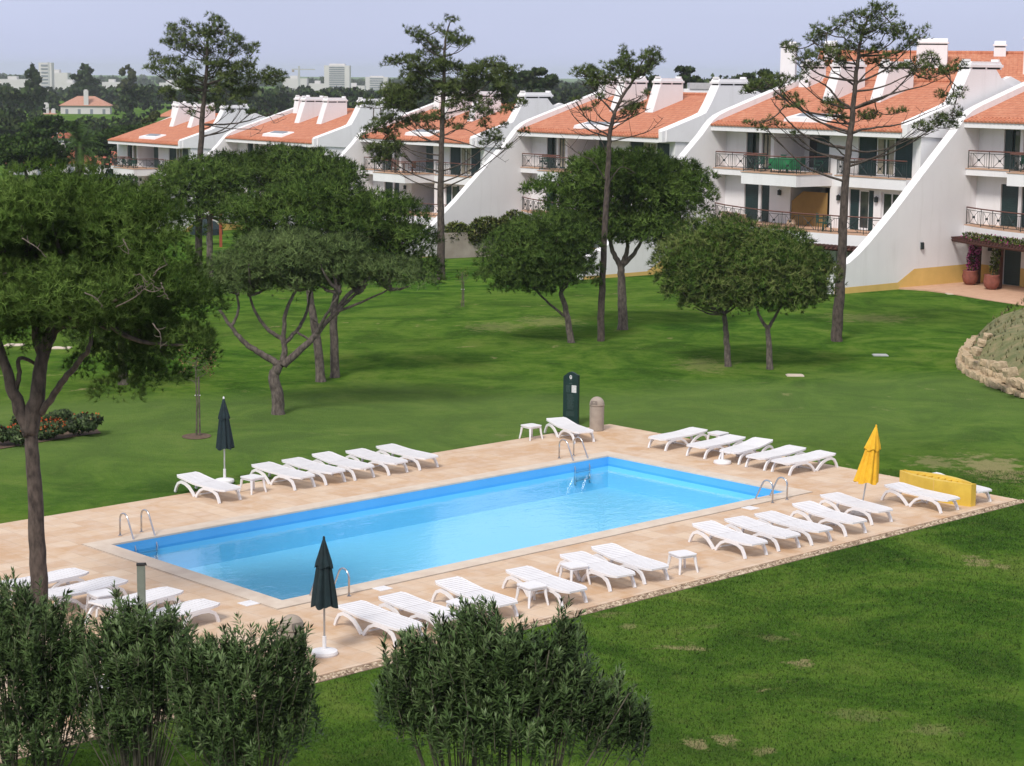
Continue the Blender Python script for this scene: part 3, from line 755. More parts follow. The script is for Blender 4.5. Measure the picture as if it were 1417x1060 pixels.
for k in range(2, n-1, 2):
    (x0, y0), (x1, y1) = outer[k], inner[k]; z = hz(x0/Ln)-.04
    b.tube([(x0*.76+x1*.24, y0*.76+y1*.24, z), (x0*.24+x1*.76, y0*.24+y1*.76, z)], .018, 6)
b.build("rung", M['yellow_plastic'], ty)
b = MB(); (x0, y0) = outer[13]; b.box(x0-.008, x0+.008, y0-.004, y0+.01, .02, hz(.6)-.01); b.build("seam", M['ochre'], ty)
ty.location = (A_.x, A_.y, .03); ty.rotation_euler = (0, 0, atan2(dv.y, dv.x))

# ================================================================ TERRACED HOUSES
TH = radians(52)
SL = 2.45/8.0
UNIT = [(1337,166,101.5), (986,171,111.5), (718,180,132.5), (499,189,151), (313,190,172), (150,193,191)]
def wall_grid(b, x0, x1, z0, z1, y, t, holes):
    """a wall of thickness t with rectangular holes, one clean skin"""
    xs = sorted({x0, x1, *[h[0] for h in holes], *[h[1] for h in holes]}); zs = sorted({z0, z1, *[h[2] for h in holes], *[h[3] for h in holes]})
    def solid(i, j):
        if i < 0 or j < 0 or i >= len(xs)-1 or j >= len(zs)-1: return False
        cx, cz = (xs[i]+xs[i+1])/2, (zs[j]+zs[j+1])/2
        return not any(h[0] < cx < h[1] and h[2] < cz < h[3] for h in holes)
    for i in range(len(xs)-1):
        for j in range(len(zs)-1):
            if not solid(i, j): continue
            a, c, d, e = xs[i], xs[i+1], zs[j], zs[j+1]
            b.add([(a,y,d),(c,y,d),(c,y,e),(a,y,e)], [(0,1,2,3)]); b.add([(a,y+t,d),(c,y+t,d),(c,y+t,e),(a,y+t,e)], [(3,2,1,0)])
            if not solid(i-1, j): b.add([(a,y,d),(a,y+t,d),(a,y+t,e),(a,y,e)], [(3,2,1,0)])
            if not solid(i+1, j): b.add([(c,y,d),(c,y+t,d),(c,y+t,e),(c,y,e)], [(0,1,2,3)])
            if not solid(i, j-1): b.add([(a,y,d),(c,y,d),(c,y+t,d),(a,y+t,d)], [(3,2,1,0)])
            if not solid(i, j+1): b.add([(a,y,e),(c,y,e),(c,y+t,e),(a,y+t,e)], [(0,1,2,3)])
def railing(pts, z, h, parent, thick=.022):
    pts = [Vector((p[0], p[1], 0)) for p in pts]
    b = MB(); hr = MB()
    for i in range(len(pts)-1):
        a, c = pts[i], pts[i+1]; L = (c-a).length; n = max(1, round(L/1.15))
        for k in range(n):
            p, q = a+(c-a)*(k/n), a+(c-a)*((k+1)/n)
            b.tube([(p.x, p.y, z), (p.x, p.y, z+h)], thick*1.2, 4)
            if i == len(pts)-2 and k == n-1: b.tube([(q.x, q.y, z), (q.x, q.y, z+h)], thick*1.2, 4)
            def pt(s_, t_): v = p+(q-p)*s_; return (v.x, v.y, z+h*t_)
            b.tube([pt(0, .10), pt(1, .10)], thick*.8, 4)
            b.tube([pt(0, .86), pt(1, .86)], thick*.7, 4)
            for s0, t0, s1, t1 in ((.22,.12,.78,.84), (.22,.84,.78,.12)):
                b.tube([pt(s0, t0), pt(s1, t1)], thick*.7, 4)
            for s0 in (.12, .22, .78, .88): b.tube([pt(s0, .1), pt(s0, .86)], thick*.6, 4)
            v = pt(.5, .48); b.box(v[0]-.05, v[0]+.05, v[1]-.05, v[1]+.05, v[2]-.05, v[2]+.05)
        hr.tube([(a.x, a.y, z+h), (c.x, c.y, z+h)], thick*1.7, 6)
    o = b.build("railing", M['iron'], parent); hr.build("handrail", M['rust_rail'], o)
    return o
def shutter(x0, x1, z0, z1, y, parent, ang=0):
    b = MB(); b.box(0, x1-x0, -.02, .02, z0, z1)
    n = int((z1-z0)/.12)
    for k in range(n): b.box(.07, x1-x0-.07, -.032, -.0205, z0+.06+k*(z1-z0-.1)/n, z0+.06+k*(z1-z0-.1)/n+.07)
    o = b.build("shutter", M['shutter'], parent); o.location = (x0, y, 0); o.rotation_euler = (0, 0, ang); return o
def window(x0, x1, z0, z1, y, parent, name="window", mull=1, curtain=False, bars=0, dark=False):
    b = MB(); t = .07; m_ = M['shutter'] if dark else M['plastic']
    b.box(x0, x0+t, y-.03, y+.03, z0, z1); b.box(x1-t, x1, y-.03, y+.03, z0, z1)
    b.box(x0+t, x1-t, y-.03, y+.03, z1-t, z1); b.box(x0+t, x1-t, y-.03, y+.03, z0, z0+t*1.5)
    for k in range(mull):
        x = x0+(x1-x0)*(k+1)/(mull+1); b.box(x-t*.6, x+t*.6, y-.027, y+.027, z0+t*1.5, z1-t)
    for k in range(bars):
        z = z0+(z1-z0)*(k+1)/(bars+1); b.box(x0+t, x1-t, y-.024, y+.024, z-.018, z+.018)
    o = b.build(name, m_, parent)
    g_ = MB(); g_.box(x0+t*.5, x1-t*.5, y-.006, y+.006, z0+.05, z1-.05); g_.build("pane", M['glass'], o)
    if curtain:
        c_ = MB(); n = 28; xs = np.linspace(x0+t, x1-t, n)
        for sd in (0, 1):
            s0, s1 = (x0+t, x0+t+(x1-x0)*.30) if sd == 0 else (x1-t-(x1-x0)*.30, x1-t)
            vs = [];
            for k in range(11):
                x = s0+(s1-s0)*k/10; yy = y-.018-.006*(k % 2); vs += [(x, yy, z0+.1), (x, yy, z1-.08)]
            c_.add(vs, [(2*k, 2*k+2, 2*k+3, 2*k+1) for k in range(10)])
        c_.build("curtain", M['curtain'], o)
    return o
def lamp_wall(x, z, y, parent):
    b = MB(); b.box(x-.08, x+.08, y-.16, y-.03, z-.14, z+.08); b.add([(x-.11,y-.19,z+.0805),(x+.11,y-.19,z+.0805),(x+.11,y-.002,z+.0805),(x-.11,y-.002,z+.0805),(x,y-.09,z+.19)], [(0,1,2,3),(0,1,4),(1,2,4),(2,3,4),(3,0,4)])
    b.build("wall_lantern", M['iron'], parent)
def chimney(x0, x1, prof, parent, name="chimney", ztop=11.3):
    """slab with a battered front, moulded cap with horns and a dark smoke slot"""
    b = MB(); b.prism(prof, 'x', x0, x1); o = b.build(name, M['white'], parent)
    ys = [p[0] for p in prof if p[1] > ztop-.6]; y0, y1 = min(ys), max(ys)
    b = MB(); b.box(x0-.002+.04, x1-.04, y0+.05, y1-.05, ztop-.001, ztop+.10); b.build("smoke_slot", M['rubber'], o)
    b = MB()
    b.box(x0-.05, x1+.05, y0-.06, y1+.06, ztop+.101, ztop+.24)
    b.prism([(y0-.02, ztop+.2401), (y1+.02, ztop+.2401), (y1-.10, ztop+.40), (y0+.10, ztop+.40)], 'x', x0+.02, x1-.02)
    for yy in (y0+.02, y1-.14):
        b.box(x0+.15, x1-.15, yy, yy+.12, ztop+.4001, ztop+.52)
    for yy in (y0, (y0+y1)/2-.06, y1-.12):
        for xx in (x0+.002, x1-.102): b.box(xx, xx+.10, yy, yy+.12, ztop+.0, ztop+.10)
    b.build("cap", M['white'], o)
    return o
W_ = 13.8
TERR = [(-.09, .3), (1.5, -.45), (3.5, -1.15), (6.0, -1.75), (8.5, -1.85), (11.0, -1.5), (13.75, -.7)]
def make_unit():
    root = empty("terraced_house")
    # facade
    b = MB()
    holes = [(1.5,2.5,5.75,7.75), (2.7,3.4,5.75,7.75), (3.65,7.75,5.75,7.75), (9.8,13.5,5.75,7.75),
             (1.45,2.55,2.85,5.0), (2.75,3.4,2.85,5.0), (5.0,7.9,2.85,5.0), (9.3,11.0,2.85,5.0), (11.5,12.8,3.35,4.95),
             (1.8,2.9,-.1,2.15), (4.2,6.2,.0,2.15), (8.5,10.5,.0,2.15), (11.2,12.6,.6,2.1)]
    wall_grid(b, -.1, W_, -1.5, 7.83, 1.2, .25, holes)
    # loggia recesses
    for (x0, x1, z0, z1) in ((3.65,7.75,5.75,7.75), (5.0,7.9,2.85,5.0)):
        e = .003
        b.add([(x0,1.45,z0),(x0,3.6,z0),(x0,3.6,z1),(x0,1.45,z1)], [(0,1,2,3)]); b.add([(x1,1.45,z0),(x1,3.6,z0),(x1,3.6,z1),(x1,1.45,z1)], [(0,1,2,3)])
        b.add([(x0,3.6,z0),(x1,3.6,z0),(x1,3.6,z1),(x0,3.6,z1)], [(0,1,2,3)]); b.add([(x0,1.2,z1+e),(x1,1.2,z1+e),(x1,3.6,z1+e),(x0,3.6,z1+e)], [(0,1,2,3)])
        b.add([(x0,1.2,z0-e),(x1,1.2,z0-e),(x1,3.6,z0-e),(x0,3.6,z0-e)], [(0,1,2,3)])
    b.build("wall", M['white'], root)
    b = MB(); b.box(-.1, W_-.1, 1.9+2.0, 16, -1.5, 8.0); b.box(-.1, 1.4, 1.46, 3.89, -1.5, 7.8); b.box(8.0, 9.2, 1.46, 3.89, -1.5, 7.8); b.build("inner_wall", M['white'], root)
    # gable wall on the right
    b = MB(); prof = [(1.1,-1.5), (16.3,-1.5), (16.3,8.2), (8.0,10.65+.30), (0.0,8.2+.30), (0.0,7.85), (1.1,7.85)]
    b.prism(prof, 'x', W_+.001, W_+.32); b.build("gable_wall", M['white'], root)
    # curved buttress wing on the left
    b = MB(); prof = [(-9.2,-1.5), (-9.2,1.0), (-8.15,1.34), (-7.5,1.72), (-6.8,2.22), (-5.9,2.95), (-5.0,3.70), (-3.8,4.78), (-2.1,6.30), (-.6,7.62), (-.2,8.05), (.15,8.38), (.6,8.66), (1.3,8.92), (8.0,10.65+.33), (16.3,8.3), (16.3,-1.5)]
    b.prism(prof, 'x', -.62, -.102); b.build("curved_wing_wall", M['white'], root)
    b = MB(); b.prism([(-9.19,-.3), (-9.19,.12), (-4.6,.16), (-3.4,.78), (1.19,.82), (1.19,-.3)], 'x', -.1015, -.095); b.build("ochre_plinth", M['ochre'], root)
    b = MB(); wall_grid(b, -.09, W_-.01, -.3, .80, 1.193, .0065, [(1.8,2.9,-.1,.82), (4.2,6.2,.0,.82), (8.5,10.5,.0,.82), (11.2,12.6,.6,.82)]); b.build("ochre_plinth", M['ochre'], root)
    # roof
    b = MB(); z = lambda y: 8.2+SL*y
    n = 54
    vs = []
    for x in (-.1, W_): vs += [(x, -.06, z(-.06)), (x, 8, z(8)), (x, 8, z(8)-.12), (x, -.06, z(-.06)-.09)]
    b.add(vs, [(0,1,5,4), (3,7,6,2), (0,4,7,3), (0,3,2,1), (4,5,6,7), (1,2,6,5)])
    vs = []
    for x in (-.1, W_): vs += [(x, 8.0, z(8)), (x, 16.3, 8.15), (x, 16.3, 8.05), (x, 8.0, z(8)-.12)]
    b.add(vs, [(0,1,5,4), (3,7,6,2), (0,3,2,1), (4,5,6,7), (1,2,6,5)])
    rf = b.build("roof", M['roof'], root)
    b = MB()
    for k in range(n):                                        # rounded tile noses along the eave
        x = -.1+(k+.5)*(W_+.1)/n; b.tube([(x, -.10, z(-.10)-.03), (x, .45, z(.45)+.005)], .062, 6)
    b.build("eave_tiles", M['roof'], rf)
    b = MB(); b.tube([(-.1, 8, z(8)+.03), (W_, 8, z(8)+.03)], .12, 8); b.build("ridge_tiles", M['roof'], rf)
    b = MB(); b.box(-.1, W_-.001, .0, .12, 7.82, z(0)-.11); b.box(-.1, W_-.001, .121, 1.5, 7.835, 7.90); b.build("fascia", M['white'], root)
    # skylight
    b = MB(); x0, x1, y0, y1 = 4.7, 7.9, .75, 2.0
    b.add([(x0,y0,z(y0)-.05),(x1,y0,z(y0)-.05),(x1,y1,z(y1)-.05),(x0,y1,z(y1)-.05),(x0+.1,y0+.05,z(y0)+.22),(x1-.1,y0+.05,z(y0)+.22),(x1-.05,y1,z(y1)+.06),(x0+.05,y1,z(y1)+.06)],
          [(0,3,2,1),(4,5,6,7),(0,1,5,4),(1,2,6,5),(2,3,7,6),(3,0,4,7)])
    sk = b.build("skylight", M['white'], rf)
    b = MB(); b.add([(x0+.5,y0+.25,z(y0)+.235),(x1-.5,y0+.25,z(y0)+.235),(x1-.5,y1-.25,z(y1)+.085),(x0+.5,y1-.25,z(y1)+.085)], [(0,1,2,3)]); b.build("pane", M['city_win'], sk)
    # chimneys
    for x0 in (4.2, 7.7):
        chimney(x0, x0+.75, [(4.2, z(4.2)-.2), (6.9, z(6.9)-.1), (6.9, 11.3), (4.95, 11.3)], rf)
    chimney(.1, .85, [(6.6, z(6.6)-.2), (8.1, 10), (8.1, 11.3), (6.85, 11.3)], rf)
    chimney(W_-.35, W_+.42, [(1.6, 7.86), (16.0, 7.0), (16.0, 8.35), (12.0, 9.45), (9.2, 10.15), (7.9, 10.5), (7.1, 10.85), (6.65, 11.3), (4.6, 11.3), (4.05, 10.35), (3.55, 9.62), (3.0, 9.42), (.3, 8.6), (.3, 7.9)], root)
    # balcony on the upper floor
    bal = MB(); bal.box(3.9, 8.0, -1.5, 1.19, 5.10, 5.72); bal.box(-.09, 3.899, .25, 1.19, 5.40, 5.72); bal.box(8.8, 13.7, .55, 1.19, 5.15, 5.70)
    bo = bal.build("balcony", M['white'], root)
    t_ = MB(); t_.box(3.86, 8.04, -1.54, 1.18, 5.7205, 5.76); t_.box(-.09, 3.855, .21, 1.18, 5.7205, 5.76); t_.box(8.8, 13.7, .51, 1.18, 5.7005, 5.74)
    t_.build("floor_tiles", M['terra_tile'], bo)
    railing([(.0, .32), (3.95, .32), (3.98, -1.42), (7.92, -1.42), (7.92, 1.1)], 5.77, .88, bo)
    railing([(8.9, 1.1), (8.9, .62), (13.65, .62)], 5.75, .88, bo)
    # first-floor terrace
    poly = [(-.09, 1.19)]+TERR+[(W_-.002, 1.19)]
    b = MB(); b.prism(poly, 'z', 2.25, 2.84); to = b.build("terrace", M['white'], root)
    b = MB(); b.prism(poly, 'z', 2.8405, 2.88); b.build("floor_tiles", M['terra_tile'], to)
    railing([(p[0]+(.06 if i == 0 else -.06 if i == len(TERR)-1 else 0), p[1]+.10) for i, p in enumerate(TERR)], 2.89, .88, to)
    # pergola under the terrace edge
    b = MB(); inn = [(p[0], p[1]-.01) for p in TERR]; out = [(p[0], p[1]-.85) for p in TERR]
    b.prism([p for p in out], 'z', 2.06, 2.2) if False else None
    for i in range(len(TERR)-1):
        a, c = out[i], out[i+1]; b.tube([(a[0], a[1], 2.14), (c[0], c[1], 2.14)], .09, 4)
    pg = b.build("pergola", M['wood'], root)
    b = MB(); nx = 56
    for k in range(nx):
        x = -.05+k*(13.7/nx); y = float(np.interp(x, [p[0] for p in TERR], [p[1] for p in TERR]))
        b.box(x, x+.09, y-1.0, y-.02, 2.232, 2.30)
    b.build("rafters", M['wood'], pg)
    # joinery
    shutter(1.52, 2.02, 5.77, 7.73, 1.30, root, -.15); window(2.02, 2.48, 5.76, 7.74, 1.34, root, dark=True, mull=0)
    window(2.72, 3.38, 5.76, 7.74, 1.34, root, dark=True, mull=0, curtain=True)
    window(4.0, 5.9, 5.76, 7.7, 3.56, root, name="french_door", mull=1)
    shutter(6.80, 7.72, 5.79, 7.73, 1.27, root)
    shutter(9.82, 10.95, 5.77, 7.73, 1.30, root); window(11.0, 12.25, 5.76, 7.74, 1.34, root, name="french_door", mull=1, curtain=True)
    shutter(12.3, 13.48, 5.77, 7.73, 1.30, root)
    shutter(1.47, 2.53, 2.9, 4.98, 1.30, root); shutter(2.77, 3.38, 2.9, 4.98, 1.30, root)
    window(5.3, 7.4, 2.9, 4.9, 3.56, root, name="french_door")
    shutter(9.32, 9.9, 2.9, 4.98, 1.30, root); window(9.9, 10.62, 2.9, 4.98, 1.34, root, name="french_door", mull=0); shutter(10.62, 11.0, 2.9, 4.98, 1.28, root)
    window(11.52, 12.78, 3.36, 4.94, 1.34, root, mull=1)
    shutter(1.82, 2.88, -.08, 2.13, 1.30, root)
    window(4.22, 6.18, .02, 2.13, 1.34, root, name="french_door", mull=2, bars=4); window(8.52, 10.48, .02, 2.13, 1.34, root, name="french_door", mull=2, bars=4)
    window(11.22, 12.58, .62, 2.08, 1.34, root, mull=1, bars=2)
    for (x, z_) in ((4.25, 4.55), (8.6, 4.5), (11.25, 4.55), (1.0, 1.7)): lamp_wall(x, z_, 1.198, root)
    return root
ULAB = ["white terraced house at the right edge with flowering pergola over its patio",
 "white terraced house behind the tall right pine, ochre screen on its balcony",
 "white terraced house with orange roof behind the round dark pine and thin bare pine",
 "white terraced house with orange roof behind the second tall pine from the left",
 "white terraced house, three roof chimneys showing between the two left tall pines",
 "white terraced house at the left end of the row, balcony facing the palm"]
units = []
for k, (px, py, D) in enumerate(UNIT):
    o = make_unit() if k == 0 else copy_tree(units[0])
    v = at(px, py, D); o.location = (v.x, v.y, v.z-8.2); o.rotation_euler = (0, 0, -TH)
    tag(o, ULAB[k], "house", "white terraced houses with orange roofs"); units.append(o)
for c in list(units[5].children):                           # the end house has no buttress wing
    if c.name.startswith("curved_wing_wall"): bpy.data.objects.remove(c)
b = MB(); b.prism([(1.21,-1.5), (16.3,-1.5), (16.3,8.2), (8.0,10.65), (1.21,8.3)], 'x', -.62, -.11); b.build("gable_wall", M['white'], units[5])
bpy.context.view_layer.update()
def LU(k, x, y, z): return units[k].matrix_world @ Vector((x, y, z))
lamp_wall(-.0, 2.05, 0, None) if False else None
b = MB(); b.box(-.094, .03, -3.0, -2.86, 1.75, 2.05); b.box(-.094, .0, -3.02, -2.84, 2.0501, 2.10); b.build("wall_lantern", M['iron'], units[0])
# the ochre screen standing in the first-floor loggia
b = MB(); b.prism([(5.25, 2.89), (7.85, 2.89), (7.85, 4.72), (6.1, 4.72), (5.25, 4.15)], 'y', 1.05, 1.10); b.prism([(7.3, 4.4), (7.32, 4.4), (7.32, 4.41)], 'y', 1.0, 1.04)
o = b.build("privacy_screen", simple("brown_ochre", (0.29,0.175,0.055), (0.23,0.135,0.04), 1.5, 0.85)); o.location = units[1].location; o.rotation_euler = (0, 0, -TH)
tag(o, "ochre privacy screen with a cut corner on the first floor terrace behind the right pine", "screen")

# ---- terrace furniture
def make_chair(m_):
    root = empty("garden_chair")
    b = MB(); b.box(-.22, .22, -.22, .20, .40, .43); b.build("seat", m_, root)
    b = MB()
    for k in range(5): b.box(-.20+k*.085, -.145+k*.085, .20, .225, .42, .86)
    b.box(-.22, .22, .199, .227, .8601, .90); b.build("backrest", m_, root)
    for sx in (-.2, .2):
        for sy in (-.2, .19):
            b = MB(); b.tube([(sx, sy, .40), (sx*1.1, sy*1.12, 0)], .02, 5); b.build("leg", m_, root)
        b = MB(); b.box(sx-.02, sx+.02, -.2, .2, .62, .645); b.tube([(sx, -.19, .62), (sx, -.19, .43)], .015, 5); b.build("armrest", m_, root)
    return root
mg = simple("green_garden_plastic", (0.015,0.085,0.055), (0.010,0.05,0.035), 4, 0.5)
mw = simple("brown_garden_wood", (0.20,0.075,0.045), (0.13,0.05,0.03), 5, 0.7)
chg = make_chair(mg); chw = make_chair(mw)
def make_gtable(m_, cloth):
    root = empty("garden_table")
    b = MB(); b.box(-.7, .7, -.42, .42, .70, .73); b.build("table_top", m_, root)
    for sx in (-.6, .6):
        for sy in (-.34, .34):
            b = MB(); b.box(sx-.03, sx+.03, sy-.03, sy+.03, 0, .70); b.build("leg", m_, root)
    return root
tg = make_gtable(mg, 1); tw = make_gtable(mw, 0)
tg.location = LU(1, 6.1, -.5, 5.77); tg.rotation_euler = (0, 0, -TH); tag(tg, "green garden table under a green cloth on the upper balcony right of centre", "table")
b = MB(); n = 40; top = []; bot = []
for k in range(n):
    t = 2*pi*k/n; x, y = .76*max(-1, min(1, 1.35*cos(t))), .46*max(-1, min(1, 1.35*sin(t))); top.append((x, y, .745)); f_ = 1.02+.03*sin(9*t); bot.append((x*f_, y*f_, .18+.03*sin(5*t)))
b.add(top+bot, [(k, (k+1) % n, (k+1) % n+n, k+n) for k in range(n)]+[tuple(range(n))])
o = b.build("tablecloth", simple("green_tablecloth", (0.02,0.20,0.075), (0.012,0.13,0.05), 5, 0.8)); o.location = LU(1, 6.1, -.5, 5.77); o.rotation_euler = (0, 0, -TH)
tag(o, "bright green cloth hanging over the table on the upper balcony", "tablecloth")
CG = "garden chairs on the balconies"
sp = [(1, 4.6, -.8, 5.77, .4, "green garden chair left of the cloth covered table on the upper balcony"), (1, 5.3, .5, 5.77, pi, "green garden chair behind the cloth covered table"),
      (1, 7.35, -.6, 5.77, -1.4, "dark green garden chair right of the cloth covered table"), (1, 7.4, .8, 5.77, 2.4, "green garden chair by the dark shutter on the upper balcony"),
      (1, 9.2, -.8, 2.89, 2.6, "green garden chair left of the right tall pine trunk on the lower terrace"), (1, 10.0, -1.2, 2.89, -2.5, "green garden chair right of the right tall pine trunk on the lower terrace"),
      (5, 4.6, -.6, 5.77, 2.0, "green garden chair at the left side of the farthest house's balcony"), (5, 5.6, -.4, 5.77, .3, "green garden chair in the middle of the farthest house's balcony"),
      (5, 6.6, -.7, 5.77, -1.0, "green garden chair at the right side of the farthest house's balcony"),
      (2, 2.0, .7, 5.77, 1.0, "green garden chair behind the rail of the house left of the bare pine"), (0, 4.4, -.6, 5.77, 1.5, "green garden chair at the right picture edge on the upper balcony")]
for i, (k, x, y, z, rz, lab) in enumerate(sp):
    o = chg if i == 0 else copy_tree(chg); o.location = LU(k, x, y, z); o.rotation_euler = (0, 0, -TH+rz); tag(o, lab, "chair", CG)
tw.location = LU(3, 6.6, -.6, 5.77); tw.rotation_euler = (0, 0, -TH); tag(tw, "brown wooden table on the balcony behind the second tall pine", "table")
for i, (x, y, rz, lab) in enumerate([(5.5, -.6, 1.5, "brown wooden chair left of the brown balcony table"), (7.5, -.5, -1.5, "brown wooden chair right of the brown balcony table")]):
    o = chw if i == 0 else copy_tree(chw); o.location = LU(3, x, y, 5.77); o.rotation_euler = (0, 0, -TH+rz); tag(o, lab, "chair", CG)
# terracotta pots along the lower terrace
def make_pot(m_):
    b = MB(); b.lathe([(.13, 0), (.22, .12), (.26, .28), (.20, .42), (.22, .46), (.17, .46), (.16, .40)], 14); return b.build("terrace_pot", m_, smooth=False)
pt = make_pot(simple("pale_clay_pot", (0.52,0.36,0.25), (0.42,0.28,0.19), 5, 0.85))
for i, (x, lab) in enumerate([(.9, "pale clay pot at the left end of the lower terrace"), (1.6, "second pale clay pot from the left end of the lower terrace"), (2.4, "third pale clay pot from the left on the lower terrace"), (3.2, "fourth pale clay pot from the left on the lower terrace"), (7.6, "pale clay pot before the ochre screen on the lower terrace")]):
    y = float(np.interp(x, [p[0] for p in TERR], [p[1] for p in TERR]))+.45
    o = pt if i == 0 else copy_tree(pt); o.location = LU(1, x, y, 2.89); tag(o, lab, "pot", "clay pots on the lower terrace")

# ---- patio of the right house, pergola posts, garden walls
def slab_px(name, pts, h, mat, kind='structure', dz=0.0):
    b = MB(); P = [G(*p) for p in pts]; n = len(P)
    b.add([(p.x, p.y, p.z-.3) for p in P]+[(p.x, p.y, p.z+h) for p in P], [(i, (i+1) % n, (i+1) % n+n, i+n) for i in range(n)]+[tuple(range(n, 2*n))])
    return tag(b.build(name, mat), kind=kind)
PZ = max(G(*p).z for p in [(1262,385),(1300,388),(1330,393),(1360,400),(1400,410)])
b = MB(); P = [tuple(LU(0, x, y, 0))[:2] for x, y in [(-.094,-4.5),(1.2,-4.1),(3.0,-4.3),(5.5,-5.0),(9,-5.6),(14,-5.8),(14,1.18),(-.094,1.18)]]
b.prism(P, 'z', PZ-.6, PZ+.04); tag(b.build("patio", M['terra_tile']), kind='structure')
for i, (px, py) in enumerate(((1351, 394), (1381, 400.5))):
    v = G(px, py); b = MB(); b.box(-.14, .14, -.14, .14, 0, 2.02)
    o = b.build("pergola_post", M['wood']); o.location = (v.x, v.y, PZ+.04); o.rotation_euler = (0, 0, -TH)
    tag(o, ["dark red pergola post between the two big pots", "dark red pergola post right of the right big pot"][i], "post", "dark red pergola posts")
def leaf_cloud(centers, radii, n, size, seed, nface=4, up=.3, w=.38):
    r = np.random.default_rng(seed); C = np.array(centers, float); R_ = np.array(radii, float)
    if R_.ndim == 1: R_ = np.repeat(R_[:, None], 3, 1)
    wgt = R_[:, 0]*R_[:, 2]; idx = r.choice(len(C), n, p=wgt/wgt.sum())
    d = r.normal(size=(n, 3)); d /= np.linalg.norm(d, axis=1)[:, None]
    p = C[idx]+d*R_[idx]*(r.uniform(.55, 1.0, n)**.6)[:, None]
    a = d*.7+r.normal(size=(n, 3))*.6; a[:, 2] += up; a /= np.linalg.norm(a, axis=1)[:, None]
    bb = np.cross(a, r.normal(size=(n, 3))); bb /= np.linalg.norm(bb, axis=1)[:, None]+1e-9
    s_ = size*r.uniform(.6, 1.35, n)[:, None]
    V = np.stack([p-a*s_*.5, p+bb*s_*w*.5, p+a*s_*.5, p-bb*s_*w*.5], 1).reshape(-1, 3)
    nn = d+.45*a+np.array([0, 0, .15]); LAST['n'] = nn/np.linalg.norm(nn, axis=1)[:, None]
    return V, r.random(n)
LAST = {}
def potted(px, py, lab, flowers, seed, hgt):
    root = empty("potted_bougainvillea", (0, 0, 0), 0, lab, "potted plant", "bougainvilleas in big pots")
    b = MB(); b.lathe([(.20, 0), (.34, .15), (.42, .42), (.36, .66), (.40, .74), (.32, .74), (.30, .66)], 20); b.build("pot", M['terracotta'], root, smooth=True)
    b = MB(); b.tube([(0,0,.6), (.12,.05,1.2), (.22,0,1.9), (.25,-.05,hgt)], [.035,.03,.025,.015], 6); b.build("stem", M['trunk'], root)
    cs = [(.1+.1*t, r_.uniform(-.1, .1), .95+t*(hgt-.8)) for t in np.linspace(0, 1, 9)]
    V, T = leaf_cloud(cs, [(.24,.24,.30)]*9, 800, .13, seed); np_mesh("leaves", V, 4, M['hedge'], root, T)
    if flowers:
        V, T = leaf_cloud(cs[:6], [(.34,.34,.26)]*6, 700, .11, seed+1, w=.8); np_mesh("flowers", V, 4, M['bougain'], root, T)
    v = G(px, py); root.location = (v.x, v.y, PZ+.04); return root
potted(1342, 396, "big terracotta pot with magenta bougainvillea climbing the pergola post", True, 11, 2.3)
potted(1371.5, 402, "big terracotta pot with thin green bougainvillea, right of the magenta one", False, 12, 2.2)
b = MB()
cs = [tuple(LU(0, x, float(np.interp(x, [p[0] for p in TERR], [p[1] for p in TERR]))-.5, 2.45)) for x in np.linspace(1.2, 6.5, 12)]
V, T = leaf_cloud(cs, [(.4,.5,.16)]*12, 1500, .15, 21); cl = empty("pergola_creeper", label="leafy green creeper lying on the pergola at the right edge", cat="creeper")
np_mesh("leaves", V, 4, M['hedge'], cl, T)
V, T = leaf_cloud(cs, [(.55,.55,.24)]*12, 160, .10, 22, w=.8); np_mesh("flowers", V, 4, M['bougain'], cl, T)

def wall_px(name, A, B, zt, th, mat, label, cat, steps=None):
    """garden wall standing between two ground points"""
    a, c = G(*A), G(*B); d = Vector((c.x-a.x, c.y-a.y, 0)); L = d.length
    b = MB(); b.box(0, L, 0, th, -1.2, zt)
    o = b.build(name, mat); o.location = (a.x, a.y, a.z); o.rotation_euler = (0, 0, atan2(d.y, d.x)); return tag(o, label, cat)
wall_px("garden_wall", (612,358), (706,353.5), 1.62, .25, M['plaster_grey'], "weathered grey brown garden wall right of the second tall pine", "garden wall")
# climber over that wall
A_ = G(620,356.5); B_ = G(712,353)
cs = [tuple(A_.lerp(B_, t)+Vector((0, -.3+.2*sin(9*t), 1.35+.35*sin(t*14)+.75*t))) for t in np.linspace(0, 1.0, 16)]+[tuple(A_.lerp(B_, .42)+Vector((0, -.3, z_))) for z_ in (.35, .75, 1.1)]+[tuple(A_.lerp(B_, .06)+Vector((0, -.3, z_))) for z_ in (.9, 1.25)]
V, T = leaf_cloud(cs, [(.8,.6,.55)]*16+[(.22,.25,.3)]*3+[(.5,.3,.3)]*2, 9000, .22, 31)
hd = empty("climbing_hedge", label="olive green climber spilling over the weathered garden wall", cat="hedge"); np_mesh("leaves", V, 4, M['hedge'], hd, T)
b = MB(); b.tube([A_.lerp(B_, .42)+Vector((0,-.35,-.3)), A_.lerp(B_, .44)+Vector((0,-.35,.9)), A_.lerp(B_, .6)+Vector((0,-.3,1.6)), A_.lerp(B_, .75)+Vector((0,-.3,2.2))], [.14,.11,.09,.05], 7); b.build("trunk", M['trunk_dark'], hd)

